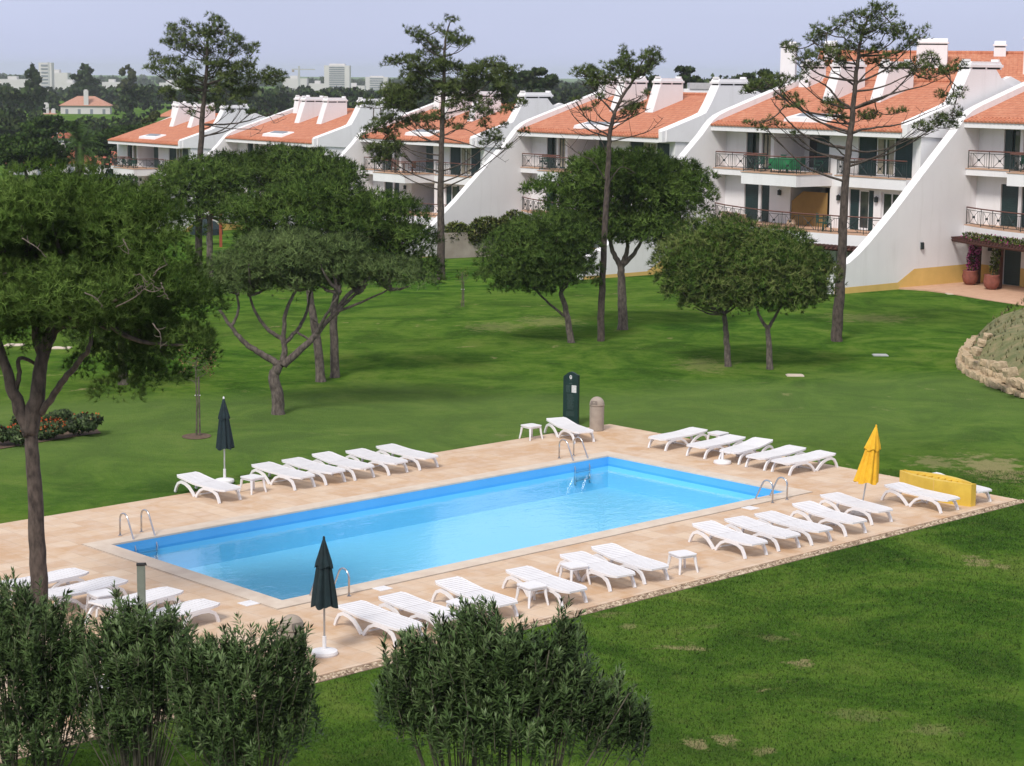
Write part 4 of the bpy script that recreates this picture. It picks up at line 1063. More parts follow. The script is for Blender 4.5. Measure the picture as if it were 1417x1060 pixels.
# ---- the taller house behind, upper right
def back_house():
    root = empty("tall_back_house", label="taller white house with a high orange roof rising behind the right houses", cat="house")
    v = at(1445, 74, 128.0); uu = Vector((cos(TH), -sin(TH), 0)); 
    root.location = (v.x, v.y, v.z); root.rotation_euler = (0, 0, radians(-14))
    b = MB(); n = 1; x0, x1 = -14.2, 6
    b.add([(x0,0,0),(x1,0,0),(x1,-9,-3.0),(x0,-9,-3.0),(x0,0,-.15),(x1,0,-.15),(x1,-9,-3.15),(x0,-9,-3.15)], [(0,1,2,3),(4,7,6,5),(0,3,7,4),(1,5,6,2),(3,2,6,7),(0,4,5,1)])
    b.add([(x0,0.001,0),(x1,0.001,0),(x1,8,-2.6),(x0,8,-2.6)], [(0,1,2,3)])
    rf = b.build("roof", M['roof'], root)
    b = MB(); b.box(x0+.2, x1-.2, -8.4, 7, -14, -3.2); b.prism([(-8.4,-3.2), (7,-3.2), (7,-2.5), (.02,-.25), (-8.4,-3.0)], 'x', x0+.15, x0+.4); b.build("wall", M['white'], root)
    b = MB(); b.tube([(x0, 0, .02), (x1, 0, .02)], .12, 8); b.build("ridge_tiles", M['roof'], rf)
    def ch(x, y, w, d, zt, zb):
        b = MB(); b.box(x-w/2, x+w/2, y-d/2, y+d/2, zb, zt); o = b.build("chimney", M['white'], rf)
        b = MB(); b.box(x-w/2+.04, x+w/2-.04, y-d/2+.04, y+d/2-.04, zt-.001, zt+.09); b.build("smoke_slot", M['rubber'], o)
        b = MB(); b.box(x-w/2-.06, x+w/2+.06, y-d/2-.06, y+d/2+.06, zt+.0905, zt+.2); b.prism([(y-d/2, zt+.2005), (y+d/2, zt+.2005), (y, zt+.42)], 'x', x-w/2+.02, x+w/2-.02); b.build("cap", M['white'], o)
    ch(-6.9, -2.3, 1.9, 1.3, .45, -3.2); ch(-2.75, -.3, .75, .7, .35, -.6); ch(-.9, -3.2, .75, 1.6, .75, -3.2); ch(-13.4, -1.0, .8, 1.1, .3, -4)
    ch(-16.0, -2.0, .95, 1.1, .2, -6)
    return root
back_house()

# ================================================================ FAR VILLAGE AND CITY
def hip_house(name, px, py, D, w, d, h, rh, rz, wallm, roofm, label, cat="house", chim=None, wins=3, garage=False):
    root = empty(name, label=label, cat=cat); v = at(px, py, D); root.location = v; root.rotation_euler = (0, 0, rz)  # point = middle of the front eave
    b = MB(); b.box(-w/2, w/2, 0, d, -h-3, 0); b.build("wall", wallm, root)
    e = .5; b = MB()
    b.add([(-w/2-e,-e,0.01),(w/2+e,-e,0.01),(w/2+e,d+e,0.01),(-w/2-e,d+e,0.01),(-w/2+d/2,d/2,rh),(w/2-d/2,d/2,rh),(-w/2-e,-e,-.15),(w/2+e,-e,-.15),(w/2+e,d+e,-.15),(-w/2-e,d+e,-.15)],
      [(0,1,5,4),(1,2,5),(2,3,4,5),(3,0,4),(6,7,1,0),(7,8,2,1),(8,9,3,2),(9,6,0,3),(6,9,8,7)])
    rf = b.build("roof", roofm, root)
    if chim:
        for (x, y, s_, zt) in chim:
            b = MB(); b.box(x-s_/2, x+s_/2, y-s_/2, y+s_/2, 0, zt); b.box(x-s_*.3, x+s_*.3, y-s_*.3, y+s_*.3, zt+.001, zt+.35); b.build("chimney", wallm, rf)
    for k in range(wins):
        x = -w/2+w*(k+.5)/wins
        b = MB(); b.box(x-.5, x+.5, -.03, -.002, -h*.75, -h*.3); o = b.build("window", M['city_win'], root)
        b = MB(); b.box(x-.6, x+.6, -.06, -.004, -h*.75-.1, -h*.75-.001); b.build("sill", wallm, o)
    return root
cream = simple("cream_wall", (0.72,0.62,0.42), (0.62,0.52,0.35), 1, 0.9)
hip_house("villa", 118, 146, 700, 17, 11, 4.2, 3.2, radians(8), M['city'], M['roof_pale'], "white villa with pale hipped roof and round chimney among far trees", "villa", [(.3, .6, 1.6, 5.2)], 4)
hip_house("villa", 234, 161, 650, 7, 7, 3.5, 2.4, radians(-10), cream, M['roof'], "small cream villa with orange roof just above the leftmost house's roof", "villa", None, 2)
hip_house("low_house", 42, 228, 292, 6, 5, 2.4, 1.5, radians(15), M['city'], M['roof_red'], "low white house with red roof behind the far left umbrella pine", "house", [(1.2, 1, .6, 1.6)], 2)
hip_house("low_house", 86, 224, 300, 6, 5, 2.6, 1.7, radians(-18), M['city'], M['roof_red'], "low house with red roof just left of the palm trunk", "house", [(-1, 2, .6, 2.4)], 2)
hip_house("low_house", 138, 226, 294, 6.5, 5, 2.6, 1.7, radians(-30), M['city'], M['roof_red'], "low house with red roof between the palm and the leftmost terrace house", "house", None, 2)
hip_house("low_house", 84, 190, 420, 3.6, 4, 2.4, 1.5, radians(-8), M['city'], M['roof_red'], "small white house with pointed red roof behind the palm's left fronds", "house", [(-1.2, 1, .7, 3.4)], 1)
hip_house("low_house", 68, 158, 690, 4, 5, 2.4, 1.2, radians(10), M['city'], M['roof_pale'], "tiny white house with two chimneys left of the far villa", "house", [(-1.0, 1, 1.8, 3.6), (1.4, 1, 1.4, 1.6)], 1)
# little flat-roofed stair head behind the roofs near the bare pine
sh_ = empty("roof_hut", label="small grey topped roof hut behind the orange roof right of the bare pine", cat="hut"); v = at(965, 125, 150); sh_.location = v
b = MB(); b.box(-1.0, 1.1, 0, 2, -6, .1); b.build("wall", M['white'], sh_)
b = MB(); b.box(-.6, 1.2, -.1, 2, .1005, .55); b.build("roof", M['pole'], sh_)
def tower(name, px, ytop, ybase, D, w, d, label, floors, cols, rz=0, crown=True):
    root = empty(name, label=label, cat="tower block"); t_, b_ = at(px, ytop, D), at(px, ybase, D); h = t_.z-b_.z
    root.location = (t_.x, D, b_.z); root.rotation_euler = (0, 0, rz)
    b = MB(); b.box(-w/2, w/2, 0, d, -25, h*.93); b.build("wall", M['city'], root)
    if crown:
        b = MB(); b.box(-w*.30, w*.30, d*.2, d*.8, h*.931, h); b.build("roof_block", M['city'], root)
    b = MB()
    for i in range(floors):
        z0 = h*.90*(i+.25)/floors
        b.box(-w*.30, w*.30, -.35, -.05, z0, z0+h*.9/floors*.45)
    b.build("balcony_rows", M['city_win'], root)
    return root
tower("tower_block", 466, 88, 124, 1500, 19, 14, "white tower block with balcony rows standing alone on the skyline", 11, 3)
tower("tower_block", 521, 105, 126, 1700, 19, 14, "lower white apartment block right of the skyline tower", 6, 3)
tower("tower_block", 62, 84, 122, 1400, 9, 8, "narrow white tower just right of the far left cypress", 7, 2, crown=False)
cityg = "pale low buildings on the skyline"
for i, (px, y0, y1, w, D, lab) in enumerate([(18, 107, 118, 28, 1500, "long pale low building at the far left of the skyline"), (78, 98, 120, 20, 1450, "pale stepped building right of the far left cypress"), (97, 112, 122, 16, 1400, "pinkish low building between the cypress and the round far tree"),
    (155, 111, 124, 20, 1600, "pale low block left of the reddish far tree"), (235, 112, 124, 22, 1650, "pale low block behind the first tall pine's crown"), (408, 106, 124, 24, 1600, "pale building under the skyline crane"), (440, 113, 124, 18, 1600, "pale low block left of the skyline tower"), (490, 116, 126, 22, 1650, "pale low block between the two skyline blocks")]):
    v = at(px, y0+2.5, D); vb = at(px, y1, D); w *= .8; b = MB(); b.box(-w/2, w/2, 0, 12, -30, v.z-vb.z); b.box(-w*.2, w*.1, 2, 8, v.z-vb.z+.01, v.z-vb.z+2.2)
    o = b.build("city_building", M['city']); o.location = (v.x, D, vb.z); tag(o, lab, "building", cityg)
cr = empty("tower_crane", label="thin tower crane on the skyline left of the white tower", cat="crane"); vb = at(414, 124, 1500); vt = at(414, 96, 1500); cr.location = (vb.x, 1500, vb.z); hh = vt.z-vb.z
b = MB(); b.box(-.7, .7, -.7, .7, -10, hh+2.5); b.build("mast", M['pole'], cr)
b = MB(); b.box(-5.5, 12, -.4, .4, hh-.4, hh+.5); b.build("jib", M['pole'], cr)
b = MB(); b.box(-5.3, -3.6, -.6, .6, hh-2, hh-.41); b.build("counterweight", M['concrete'], cr)
ms = empty("radio_mast", label="thin lattice mast beside the narrow far white tower", cat="mast"); vb = at(68, 122, 1350); vt = at(68, 86, 1350); ms.location = (vb.x, 1350, vb.z)
b = MB(); b.box(-.45, .45, -.4, .4, -20, vt.z-vb.z); b.build("mast", M['pole'], ms)
# parked cars glimpsed past the left house
def make_car(m_):
    root = empty("parked_car")
    b = MB(); b.prism([(-2, .35), (2, .35), (2.02, .75), (1.1, .92), (-1.6, .95), (-2.02, .8)], 'y', -.82, .82); b.build("body", m_, root, bevel=.04)
    b = MB(); b.prism([(-1.55, .951), (.95, .921), (.35, 1.42), (-1.1, 1.45)], 'y', -.72, .72); cb = b.build("cabin", m_, root, bevel=.04)
    b = MB()
    b.prism([(-1.3, 1.0), (.70, .98), (.28, 1.36), (-1.05, 1.38)], 'y', -.735, .735); b.build("windows", M['glass'], cb)
    for x in (-1.25, 1.25):
        for y in (-.8, .62):
            b = MB(); b.prism([(x+.32*cos(t), .32+.32*sin(t)) for t in np.linspace(0, 2*pi, 18, endpoint=False)], 'y', y, y+.18); b.build("wheel", M['rubber'], root)
    return root
for i, (px, py, D, m_, lab, rz) in enumerate([(168, 262, 212, 'car_red', "red parked car glimpsed under the leftmost house's balcony", .5), (157, 258, 222, 'car_grey', "silver parked car behind the red car at the leftmost house", .4)]):
    c_ = make_car(M[m_]); v = at(px, py, D); c_.location = (v.x, D, v.z-.3); c_.rotation_euler = (0, 0, rz); tag(c_, lab, "car", "cars parked past the left house")
tr = empty("parking_ledge"); 
bpy.data.objects.remove(tr)
# play area near the first tall pine: red posts and green parasol
v = G(299, 342)
pf = empty("red_timber_frame", (v.x, v.y, v.z), radians(20), "red stained timber posts with a crossbeam beside the first tall pine trunk", "timber frame")
for x in (-.35, .35):
    b = MB(); b.box(x-.09, x+.09, -.09, .09, -.3, 2.6); b.build("post", M['redwood'], pf)
b = MB(); b.box(-.6, .6, -.07, .07, 2.601, 2.75); b.build("beam", M['redwood'], pf)
v = G(286, 338)
gp = empty("green_parasol", (v.x, v.y, v.z), 0, "low open dark green parasol right of the first tall pine trunk", "parasol")
b = MB(); b.tube([(0,0,0), (0,0,1.9)], .03, 6); b.build("pole", M['pole'], gp)
b = MB(); b.lathe([(1.25, .75), (1.2, 1.2), (.7, 1.7), (.05, 1.95)], 10); b.build("canopy", M['green_cloth'], gp)

# ================================================================ STONE MOUND ON THE RIGHT
def mound():
    cpts = [(1330,498),(1331,510),(1345,521),(1370,533),(1400,545),(1440,560),(1500,580)]
    P = [G(*p) for p in cpts]
    # mound surface: a gentle bank; its foot follows the stones, its top recedes to the right
    xs = np.linspace(-.6, 16, 52); ys = np.linspace(-7.0, 13, 62)
    o0 = P[0]; vs = []; 
    for i, x in enumerate(xs):
        for j, y in enumerate(ys):
            wx, wy = o0.x+x, o0.y-6.5+y
            vs.append((wx, wy))
    poly = [(p.x, p.y) for p in P]
    def sd(x, y):                                           # height rises away from the stone foot
        d = 1e9
        foot = poly[::-1]+[tuple(G(1343,478))[:2], tuple(G(1362,455))[:2], tuple(G(1395,432))[:2], tuple(G(1440,415))[:2]]
        for a, c in zip(foot[:-1], foot[1:]):
            ax, ay = a; bx, by = c; t = max(0, min(1, ((x-ax)*(bx-ax)+(y-ay)*(by-ay))/((bx-ax)**2+(by-ay)**2)))
            d = min(d, math.hypot(x-ax-t*(bx-ax), y-ay-t*(by-ay)))
        ins = False; pl = foot+[(o0.x+30, foot[-1][1]), (o0.x+30, foot[0][1])]; n = len(pl); j = n-1
        for i in range(n):
            if (pl[i][1] > y) != (pl[j][1] > y) and x < (pl[j][0]-pl[i][0])*(y-pl[i][1])/(pl[j][1]-pl[i][1])+pl[i][0]: ins = not ins
            j = i
        return d if ins else -d
    V = []
    for (x, y) in vs:
        d = sd(x, y); z = float(zg(x, y))+(-.25 if d < 0 else .10+2.0*(1-math.exp(-d/1.9))+.10*sin(x*1.7)*sin(y*1.3))+.05*sin(x*3)*cos(y*2.3)
        V.append((x, y, z))
    n = len(ys); fs = [(i*n+j, (i+1)*n+j, (i+1)*n+j+1, i*n+j+1) for i in range(len(xs)-1) for j in range(n-1)]
    m, nt, N, L, b_ = nodes("dry_scrub_bank")
    v = coord(nt, "Object"); f1 = noise(nt, v, 1.6, 5, .65); f2 = noise(nt, v, 14, 3)
    c = ramp(nt, f1, [(.32, (.12,.14,.05)), (.5, (.21,.20,.09)), (.68, (.33,.25,.14))]); c = mixc(nt, math_(nt, 'MULTIPLY', f2, .4), c, (.07,.09,.03))
    L.new(c, b_.inputs["Base Color"]); b_.inputs["Roughness"].default_value = .95; bump(nt, b_, f2, .8, .08)
    me = bpy.data.meshes.new("bank"); me.from_pydata(V, [], fs); me.materials.append(m); me.polygons.foreach_set("use_smooth", [True]*len(fs))
    o = bpy.data.objects.new("scrub_bank", me); COL.objects.link(o); tag(o, kind='structure')
    rr_ = np.random.default_rng(8); VV, TT = [], []
    while len(VV) < 9000*3:
        x = o0.x+rr_.uniform(-.5, 15); y = o0.y-7+rr_.uniform(0, 19); d = sd(x, y)
        if d < .25: continue
        z = float(zg(x, y))+.10+2.0*(1-math.exp(-d/1.9))+.10*sin(x*1.7)*sin(y*1.3)+.05*sin(x*3)*cos(y*2.3); t = rr_.random(); hgt = rr_.uniform(.06, .20)
        for _ in range(5):
            a = rr_.uniform(0, 6.28); w = .012; q = rr_.normal(size=2)*.05
            VV += [(x-w*cos(a), y-w*sin(a), z-.02), (x+w*cos(a), y+w*sin(a), z-.02), (x+q[0], y+q[1], z+hgt*rr_.uniform(.6, 1.2))]; TT.append(t)
    tag(np_mesh("dry_scrub", np.array(VV), 3, foliage("dry_scrub_leaves", (0.07,0.09,0.03), (0.19,0.19,0.08), (0.36,0.29,0.16), transl=.1), None, TT), kind='stuff')
    # stones: one object each
    r = random.Random(3); cnt = 0
    side = [(1343,480),(1338,488),(1330,497),(1330,508),(1338,517),(1352,524),(1364,530),(1378,536),(1392,542),(1405,547),(1418,553)]
    rows = []
    for i in range(len(side)-1):
        a, c = G(*side[i]), G(*side[i+1]); L_ = (c-a).length; k = max(1, int(L_/.30))
        for j in range(k): rows.append((a.lerp(c, (j+.5)/k), 0, atan2(c.y-a.y, c.x-a.x)))
    base = list(rows)
    for (p, _, an) in base:
        rows.append((p+Vector((.20, .16, .24)), 1, an))
    loose = [(1367,468,"topmost small pale rock, highest on the left rim of the dry bank"),(1358,476,"pale rock just below the topmost rock on the bank's left rim"),(1350,488,"pale rock at the shoulder above the bank's left corner"),(1360,504,"pale rock standing alone between the corner pile and the dry grass"),
        (1372,507,"pale rock left of the long flat blocks on the dry bank"),(1384,510,"first long pale block lying on the dry bank"),(1398,517,"second long pale block lying on the dry bank, nearer the picture edge")]
    for px, py, lab_ in loose:
        p = G(px, py, .9); rows.append((Vector((p.x, p.y, p.z+.85)), lab_, r.uniform(0, 3)))
    ST = []
    for v_ in range(6):
        bm = bmesh.new(); bmesh.ops.create_cube(bm, size=1.0); bmesh.ops.subdivide_edges(bm, edges=bm.edges, cuts=2, use_grid_fill=True)
        for vv in bm.verts:
            q = vv.co.normalized()*.62; vv.co = vv.co.lerp(q, .25)*r.uniform(.88, 1.10)
        me = bpy.data.meshes.new("stone"); bm.to_mesh(me); bm.free(); me.materials.append(M['stone']); ST.append(me)
    words = ["topmost loose", "pale", "flat", "blocky", "rounded"]
    for i, (p, lv, an) in enumerate(rows):
        o = bpy.data.objects.new("boulder", ST[i % 6]); COL.objects.link(o)
        s_ = r.uniform(.20, .40); o.scale = (s_*r.uniform(1.0, 1.35), s_*r.uniform(.75, 1), s_*r.uniform(.7, .95))
        o.location = (p.x, p.y, p.z+.10); o.rotation_euler = (r.uniform(-.2, .2), r.uniform(-.2, .2), an+r.uniform(-.35, .35))
        if isinstance(lv, str): tag(o, lv, "rock", "loose limestone rocks on the bank")
        else: tag(o, ["pale limestone block in the lower course of the stone edging", "pale limestone block in the upper course of the stone edging"][lv], "rock", ["limestone blocks in the lower course of the bank", "limestone blocks in the upper course of the bank"][lv])
mound()
# drain covers and sprinkler lids in the lawn
for i, (px, py, w, h, lab) in enumerate([(1319,407,.34,.28,"pale square drain cover in the lawn before the right patio"), (1218,492,.28,.2,"small grey valve lid in the lawn right of the tall right pine"), (85,482,.36,.26,"pale slab in the lawn behind the big left pine, right one"), (20,478,.36,.26,"pale slab in the lawn behind the big left pine, left one"), (1100,520,.3,.2,"small grey valve lid in the shade right of the twin round pines")]):
    v = G(px, py); b = MB(); b.box(-w, w, -h, h, -.05, .03); b.box(-w*.85, w*.85, -h*.85, h*.85, .0301, .045); o = b.build("lawn_cover", M['coping'] if i != 1 else M['pole']); o.location = v; tag(o, lab, "cover", "covers let into the lawn")

# ================================================================ TREES
def wpts(L, D, jit=0):                                  # pixel polyline -> world points at distance D
    return [at(x, y, D) for x, y in L]
def sample_blobs(ells, D, n, br, seed, squash=.8, depth=1.0, lower=.35):
    """lumps spread over a crown made of ellipsoids given as (px, py, rx, ry[, depth offset in m])"""
    r = np.random.default_rng(seed); out = []; w = np.array([e[2]*e[3] for e in ells], float); w /= w.sum()
    E_ = []
    for e in ells:
        c = at(e[0], e[1], D); k = D/F_PX; off = e[4] if len(e) > 4 else 0
        E_.append((np.array([c.x, c.y+off, c.z]), np.array([e[2]*k, (e[2]+e[3])*.5*k*depth, e[3]*k])))
    tries = 0
    while len(out) < n and tries < n*40:
        tries += 1; i = r.choice(len(ells), p=w); c, R_ = E_[i]
        d = r.normal(size=3); d /= np.linalg.norm(d)
        if d[2] < 0 and r.random() > lower: d[2] *= -.6
        s = r.uniform(.55, 1.0) if r.random() < .75 else r.uniform(.1, .6)
        b_ = br*r.uniform(.7, 1.3)
        p = c+d*np.maximum(R_-b_*.55, .1)*s
        if any(np.linalg.norm((p-o[0])/np.array([1,1,.8])) < (b_+o[1])*.36 for o in out): continue
        out.append((p, b_))
    return out
def pine_foliage(blobs, per, blade, bw, nb, seed, up=.5, spread=.75, squash=.72, jitter=.07):
    """needle tufts over the lumps: every blade is a thin triangle"""
    r = np.random.default_rng(seed); P, A, T, BN = [], [], [], []
    for (c, b_) in blobs:
        n = max(6, int(1.45*per*b_*b_)); d = r.normal(size=(n, 3)); d[:, 2] = np.where(d[:, 2] < -.2, -d[:, 2]*.6, d[:, 2]); d /= np.linalg.norm(d, axis=1)[:, None]
        rr = b_*(r.uniform(.45, 1, n)**.35)[:, None]*(1+jitter*r.normal(size=(n, 1)))
        P.append(c+d*rr*np.array([1, 1, squash])); a = d+np.array([0, 0, up]); A.append(a/np.linalg.norm(a, axis=1)[:, None])
        BN.append(d)
        T.append(np.clip(r.uniform(.0, 1.0)*.45+r.random(n)*.75, 0, 1))
    P, A, T = np.concatenate(P), np.concatenate(A), np.concatenate(T); B0 = np.concatenate(BN)
    m = len(P); P = np.repeat(P, nb, 0); A = np.repeat(A, nb, 0); T = np.repeat(T, nb)
    a = A+spread*r.normal(size=A.shape); a /= np.linalg.norm(a, axis=1)[:, None]
    s = np.cross(a, r.normal(size=a.shape)); s /= np.linalg.norm(s, axis=1)[:, None]+1e-9
    L = blade*r.uniform(.6, 1.3, len(a))[:, None]; w = bw*r.uniform(.7, 1.2, len(a))[:, None]
    V = np.stack([P-s*w, P+s*w, P+a*L], 1).reshape(-1, 3); nn = np.repeat(B0, nb, 0)*.85+a*.25+np.array([0, 0, .30]); LAST['n'] = nn/np.linalg.norm(nn, axis=1)[:, None]
    return V, np.clip(T+r.normal(size=len(T))*.16, 0, 1)
def curve(pts, n=6, wob=0.0, rr=None):
    pts = [Vector(p) for p in pts]; out = []
    if len(pts) < 3: 
        a, b_ = pts; pts = [a, a.lerp(b_, .5), b_]
    for i in range(len(pts)-1):
        p0, p1, p2, p3 = pts[max(i-1, 0)], pts[i], pts[i+1], pts[min(i+2, len(pts)-1)]
        for k in range(n):
            t = k/n; v = .5*((2*p1)+(p2-p0)*t+(2*p0-5*p1+4*p2-p3)*t*t+(3*p1-p0-3*p2+p3)*t**3)
            if wob: v = v+Vector(((rr or random).uniform(-wob, wob), (rr or random).uniform(-wob, wob), (rr or random).uniform(-wob, wob)*.5))
            out.append(v)
    out.append(pts[-1]); return out
def taper(n, r0, r1, p=1.0): return [r0+(r1-r0)*(k/(n-1))**p for k in range(n)]
def tree_root(name, base, label, cat, group): 
    return empty(name, base, 0, label, cat, group)
def attach(o, root):                                    # world-built mesh under a root that sits at the tree's base
    o.parent = root; o.data.transform(Matrix.Translation(-Vector(root.location))); return o
def umbrella_pine(label, base_px, trunk_px, ells, limbs=(), D=None, r0=.18, nblob=60, br=.55, per=150, blade=.16, bw=.012, nb=8, seed=1, mat='pine', nlimb=10, depth=1.0, name="stone_pine", group="round crowned pines on the lawn", squash=.72, bark='trunk', toff=0, lower=.35):
    base = G(*base_px) if D is None else None
    if D is None: D = base.y
    else: base = at(base_px[0], base_px[1], D); base.z = float(zg(base.x, base.y))
    root = tree_root(name, base, label, "tree", group); rr = random.Random(seed)
    blobs = sample_blobs(ells, D, nblob, br, seed, depth=depth, lower=lower)
    b = MB(); tp = [Vector((base.x, base.y, base.z-.2))]+[at(x, y, D) for x, y in trunk_px]
    c = curve(tp, 5, .015, rr); rad = taper(len(c), r0, r0*.62); rad[0] *= 1.35; rad[1] *= 1.15; b.tube(c, rad, 10)
    top = c[-1]
    for (pts, ra, rb) in limbs:
        cc = curve([at(p[0], p[1], D+(p[2] if len(p) > 2 else 0)) for p in pts], 6, .02, rr); b.tube(cc, taper(len(cc), ra, rb), 8)
    tops = [top]+[at(p[0][-1][0], p[0][-1][1], D+(p[0][-1][2] if len(p[0][-1]) > 2 else 0)) for p in limbs]
    idx = list(range(len(blobs))); rr.shuffle(idx)
    for i in idx[:nlimb]:
        q = Vector(blobs[i][0]); s = min(tops, key=lambda t_: (t_-q).length); mid = s.lerp(q, .5)+Vector((0, 0, -.10*(q-s).length))
        cc = curve([s, mid, q], 5, .03, rr); b.tube(cc, taper(len(cc), r0*.34, .02), 6)
    t_ = b.build("trunk", M[bark], None, smooth=True); attach(t_, root)
    V, T = pine_foliage(blobs, per, blade, bw, nb, seed+50, squash=squash)
    o = np_mesh("crown", V, 3, M[mat], None, T, LAST["n"]); attach(o, root)
    return root, blobs

# --- the big pine in the left foreground
bx = umbrella_pine("big near umbrella pine at the left edge, its forked trunk rising by the pool", (56, 872), [(53,780),(49,700),(44,620),(40,596)],
    [(95,318,150,72,.6),(40,300,90,58,-1.0),(150,330,110,80,.2),(215,400,75,75,-.2),(240,460,52,58,0),(40,400,110,80,.6),(130,410,105,70,-.8),(-30,360,90,90,0),(185,480,60,45,.8),(-10,455,60,42,.2),(140,520,42,26,.6),(70,262,70,28,.5),(262,425,35,45,.5),(215,500,60,40,.3),(255,480,35,45,-.4),(165,470,70,45,1.0),(90,460,50,30,1.6),(150,525,60,28,.8),(215,530,48,26,.2),(175,545,40,16,-.5),(60,415,85,45,-1.6),(10,400,60,60,-1.2),(120,400,70,60,-1.4),(15,478,40,24,-.4),(70,468,36,20,.8)],
    limbs=[([(42,600),(25,560),(8,510),(-10,450)],.15,.07), ([(40,598),(52,545),(60,490),(75,430),(95,360)],.17,.06), ([(58,500),(48,455),(40,400),(45,340)],.09,.04),
           ([(58,572,0),(85,530,-.3),(110,500,-.6),(124,478,-.8),(130,440,-.6)],.07,.03), ([(62,490,0),(80,455,.2),(120,440,.5),(170,430,.6)],.08,.03), ([(22,555),(26,520),(28,495),(60,510,.4)],.05,.03),
           ([(110,440,.4),(150,420,-1.2),(190,400,-1.6),(198,396,-1.9)],.04,.012), ([(72,440),(110,400),(160,360)],.07,.03), ([(75,430),(60,370),(20,320)],.07,.03)],
    r0=.175, nblob=305, br=.66, per=280, blade=.13, bw=.0062, nb=13, seed=3, nlimb=46, depth=.9, group="umbrella pines on the lawn", lower=.9, bark="trunk_dark")
b = MB(); rd = random.Random(6)
for pts in ([(160,425,-2.6),(185,412,-3.0),(202,398,-3.2),(214,390,-3.3)], [(202,398,-3.2),(198,385,-3.3),(192,378,-3.3)], [(200,400,-3.2),(212,404,-3.3),(222,400,-3.3)], [(186,412,-3.0),(196,402,-3.1),(190,392,-3.2)],
            [(222,391,-3.2),(228,404,-3.2),(234,415,-3.2)], [(170,330,-3.0),(176,342,-3.1),(178,352,-3.1)], [(213,382,-3.1),(220,372,-3.2),(232,366,-3.2)], [(212,448,-3.0),(222,462,-3.1),(222,482,-3.1)], [(30,330,-3.2),(48,340,-3.3),(60,352,-3.3)], [(118,405,-3.2),(132,412,-3.3),(142,424,-3.3)]):
    cc = curve([at(p[0], p[1], bx[0].location.y+p[2]+.6) for p in pts], 5, .012, rd); b.tube(cc, taper(len(cc), .012, .004), 5)
    for i in range(3, len(cc), 3):
        p = cc[i]; d = Vector((rd.uniform(-1, 1), rd.uniform(-.5, .5), rd.uniform(-.8, .8)))*.14; b.tube([p, p+d*.6, p+d*1.1+Vector((0, 0, .03))], [.006, .005, .003], 4)
attach(b.build("dead_twigs", simple("grey_dead_twigs", (0.17,0.135,0.115), (0.11,0.085,0.07), 9, 0.9), None), bx[0])
# --- open-armed pine
umbrella_pine("umbrella pine with a bent pale trunk and wide forked arms in front of two others", (385,573), [(384,545),(378,522),(384,510),(388,503)],
    [(330,385,54,42),(400,365,84,52),(400,400,60,22),(470,375,72,38),(530,378,55,32),(560,395,32,18),(380,345,60,28),(300,405,22,18),(450,345,60,25)],
    limbs=[([(388,505),(365,492),(340,475),(322,455),(303,428)],.12,.04), ([(390,505),(394,485),(392,465),(396,430),(410,400)],.11,.04), ([(392,505),(415,485),(438,462),(465,432),(495,405)],.13,.04),
           ([(392,470),(370,455),(352,430),(345,408)],.07,.03), ([(394,475,0),(412,455,.5),(425,430,.8),(430,400,.9)],.07,.03), ([(438,462,0),(455,430,-.4),(470,405,-.6)],.06,.03), ([(320,452),(330,430),(328,405)],.05,.03), ([(465,432),(500,418),(540,400)],.05,.02), ([(412,460),(432,470),(445,455),(430,440)],.04,.02)],
    mat="pine_grey", r0=.21, nblob=165, br=.66, per=210, blade=.15, bw=.0095, nb=9, seed=5, nlimb=34, lower=.15, depth=1.1, group="umbrella pines on the lawn", squash=.65)
umbrella_pine("umbrella pine behind the open armed one, left trunk of the close pair", (445,528), [(440,480),(432,430),(425,380)], [(410,300,100,42),(355,318,50,34),(430,275,70,26),(470,320,60,40),(400,340,70,30)],
    mat="pine_dark", r0=.17, nblob=100, br=.90, per=140, blade=.19, bw=.013, nb=8, seed=7, nlimb=14, lower=.1, group="umbrella pines on the lawn")
umbrella_pine("umbrella pine behind the open armed one, right trunk of the close pair", (463,522), [(463,480),(462,430),(470,380)], [(520,300,70,38),(560,340,50,45),(585,375,28,32),(535,360,50,32),(490,320,50,36)],
    mat="pine_dark", r0=.17, nblob=85, br=.90, per=140, blade=.19, bw=.013, nb=8, seed=8, nlimb=14, lower=.2, group="umbrella pines on the lawn", limbs=[([(462,440),(480,410),(520,380),(560,365)],.09,.04)])
# --- farther masses
umbrella_pine("wide flat dark pine in front of the second terraced house", (420,345), [(418,330),(415,300)], [(420,248,80,40),(350,238,60,32),(465,250,38,32),(390,225,50,20),(320,232,40,24)],
    D=112, r0=.22, nblob=120, br=1.1, per=80, blade=.26, bw=.024, nb=7, seed=9, nlimb=10, mat='pine', lower=.3, group="umbrella pines on the lawn")
umbrella_pine("dark pine standing round the first tall pine's trunk", (290,350), [(290,325),(290,300)], [(268,252,50,36),(232,270,30,28),(290,285,45,30),(245,300,28,14),(310,262,38,42),(330,300,25,24)],
    D=108, r0=.20, nblob=100, br=1.05, per=80, blade=.26, bw=.024, nb=7, seed=10, nlimb=10, lower=.4, group="umbrella pines on the lawn")
umbrella_pine("pine with straight trunk half hidden behind the big near pine's crown", (171,532), [(170,500),(168,460),(165,430)], [(175,440,62,50),(215,470,40,38),(130,470,45,35),(185,500,40,22)],
    r0=.17, nblob=60, br=.60, per=110, blade=.18, bw=.013, nb=7, seed=12, nlimb=10, lower=.5, group="umbrella pines on the lawn")
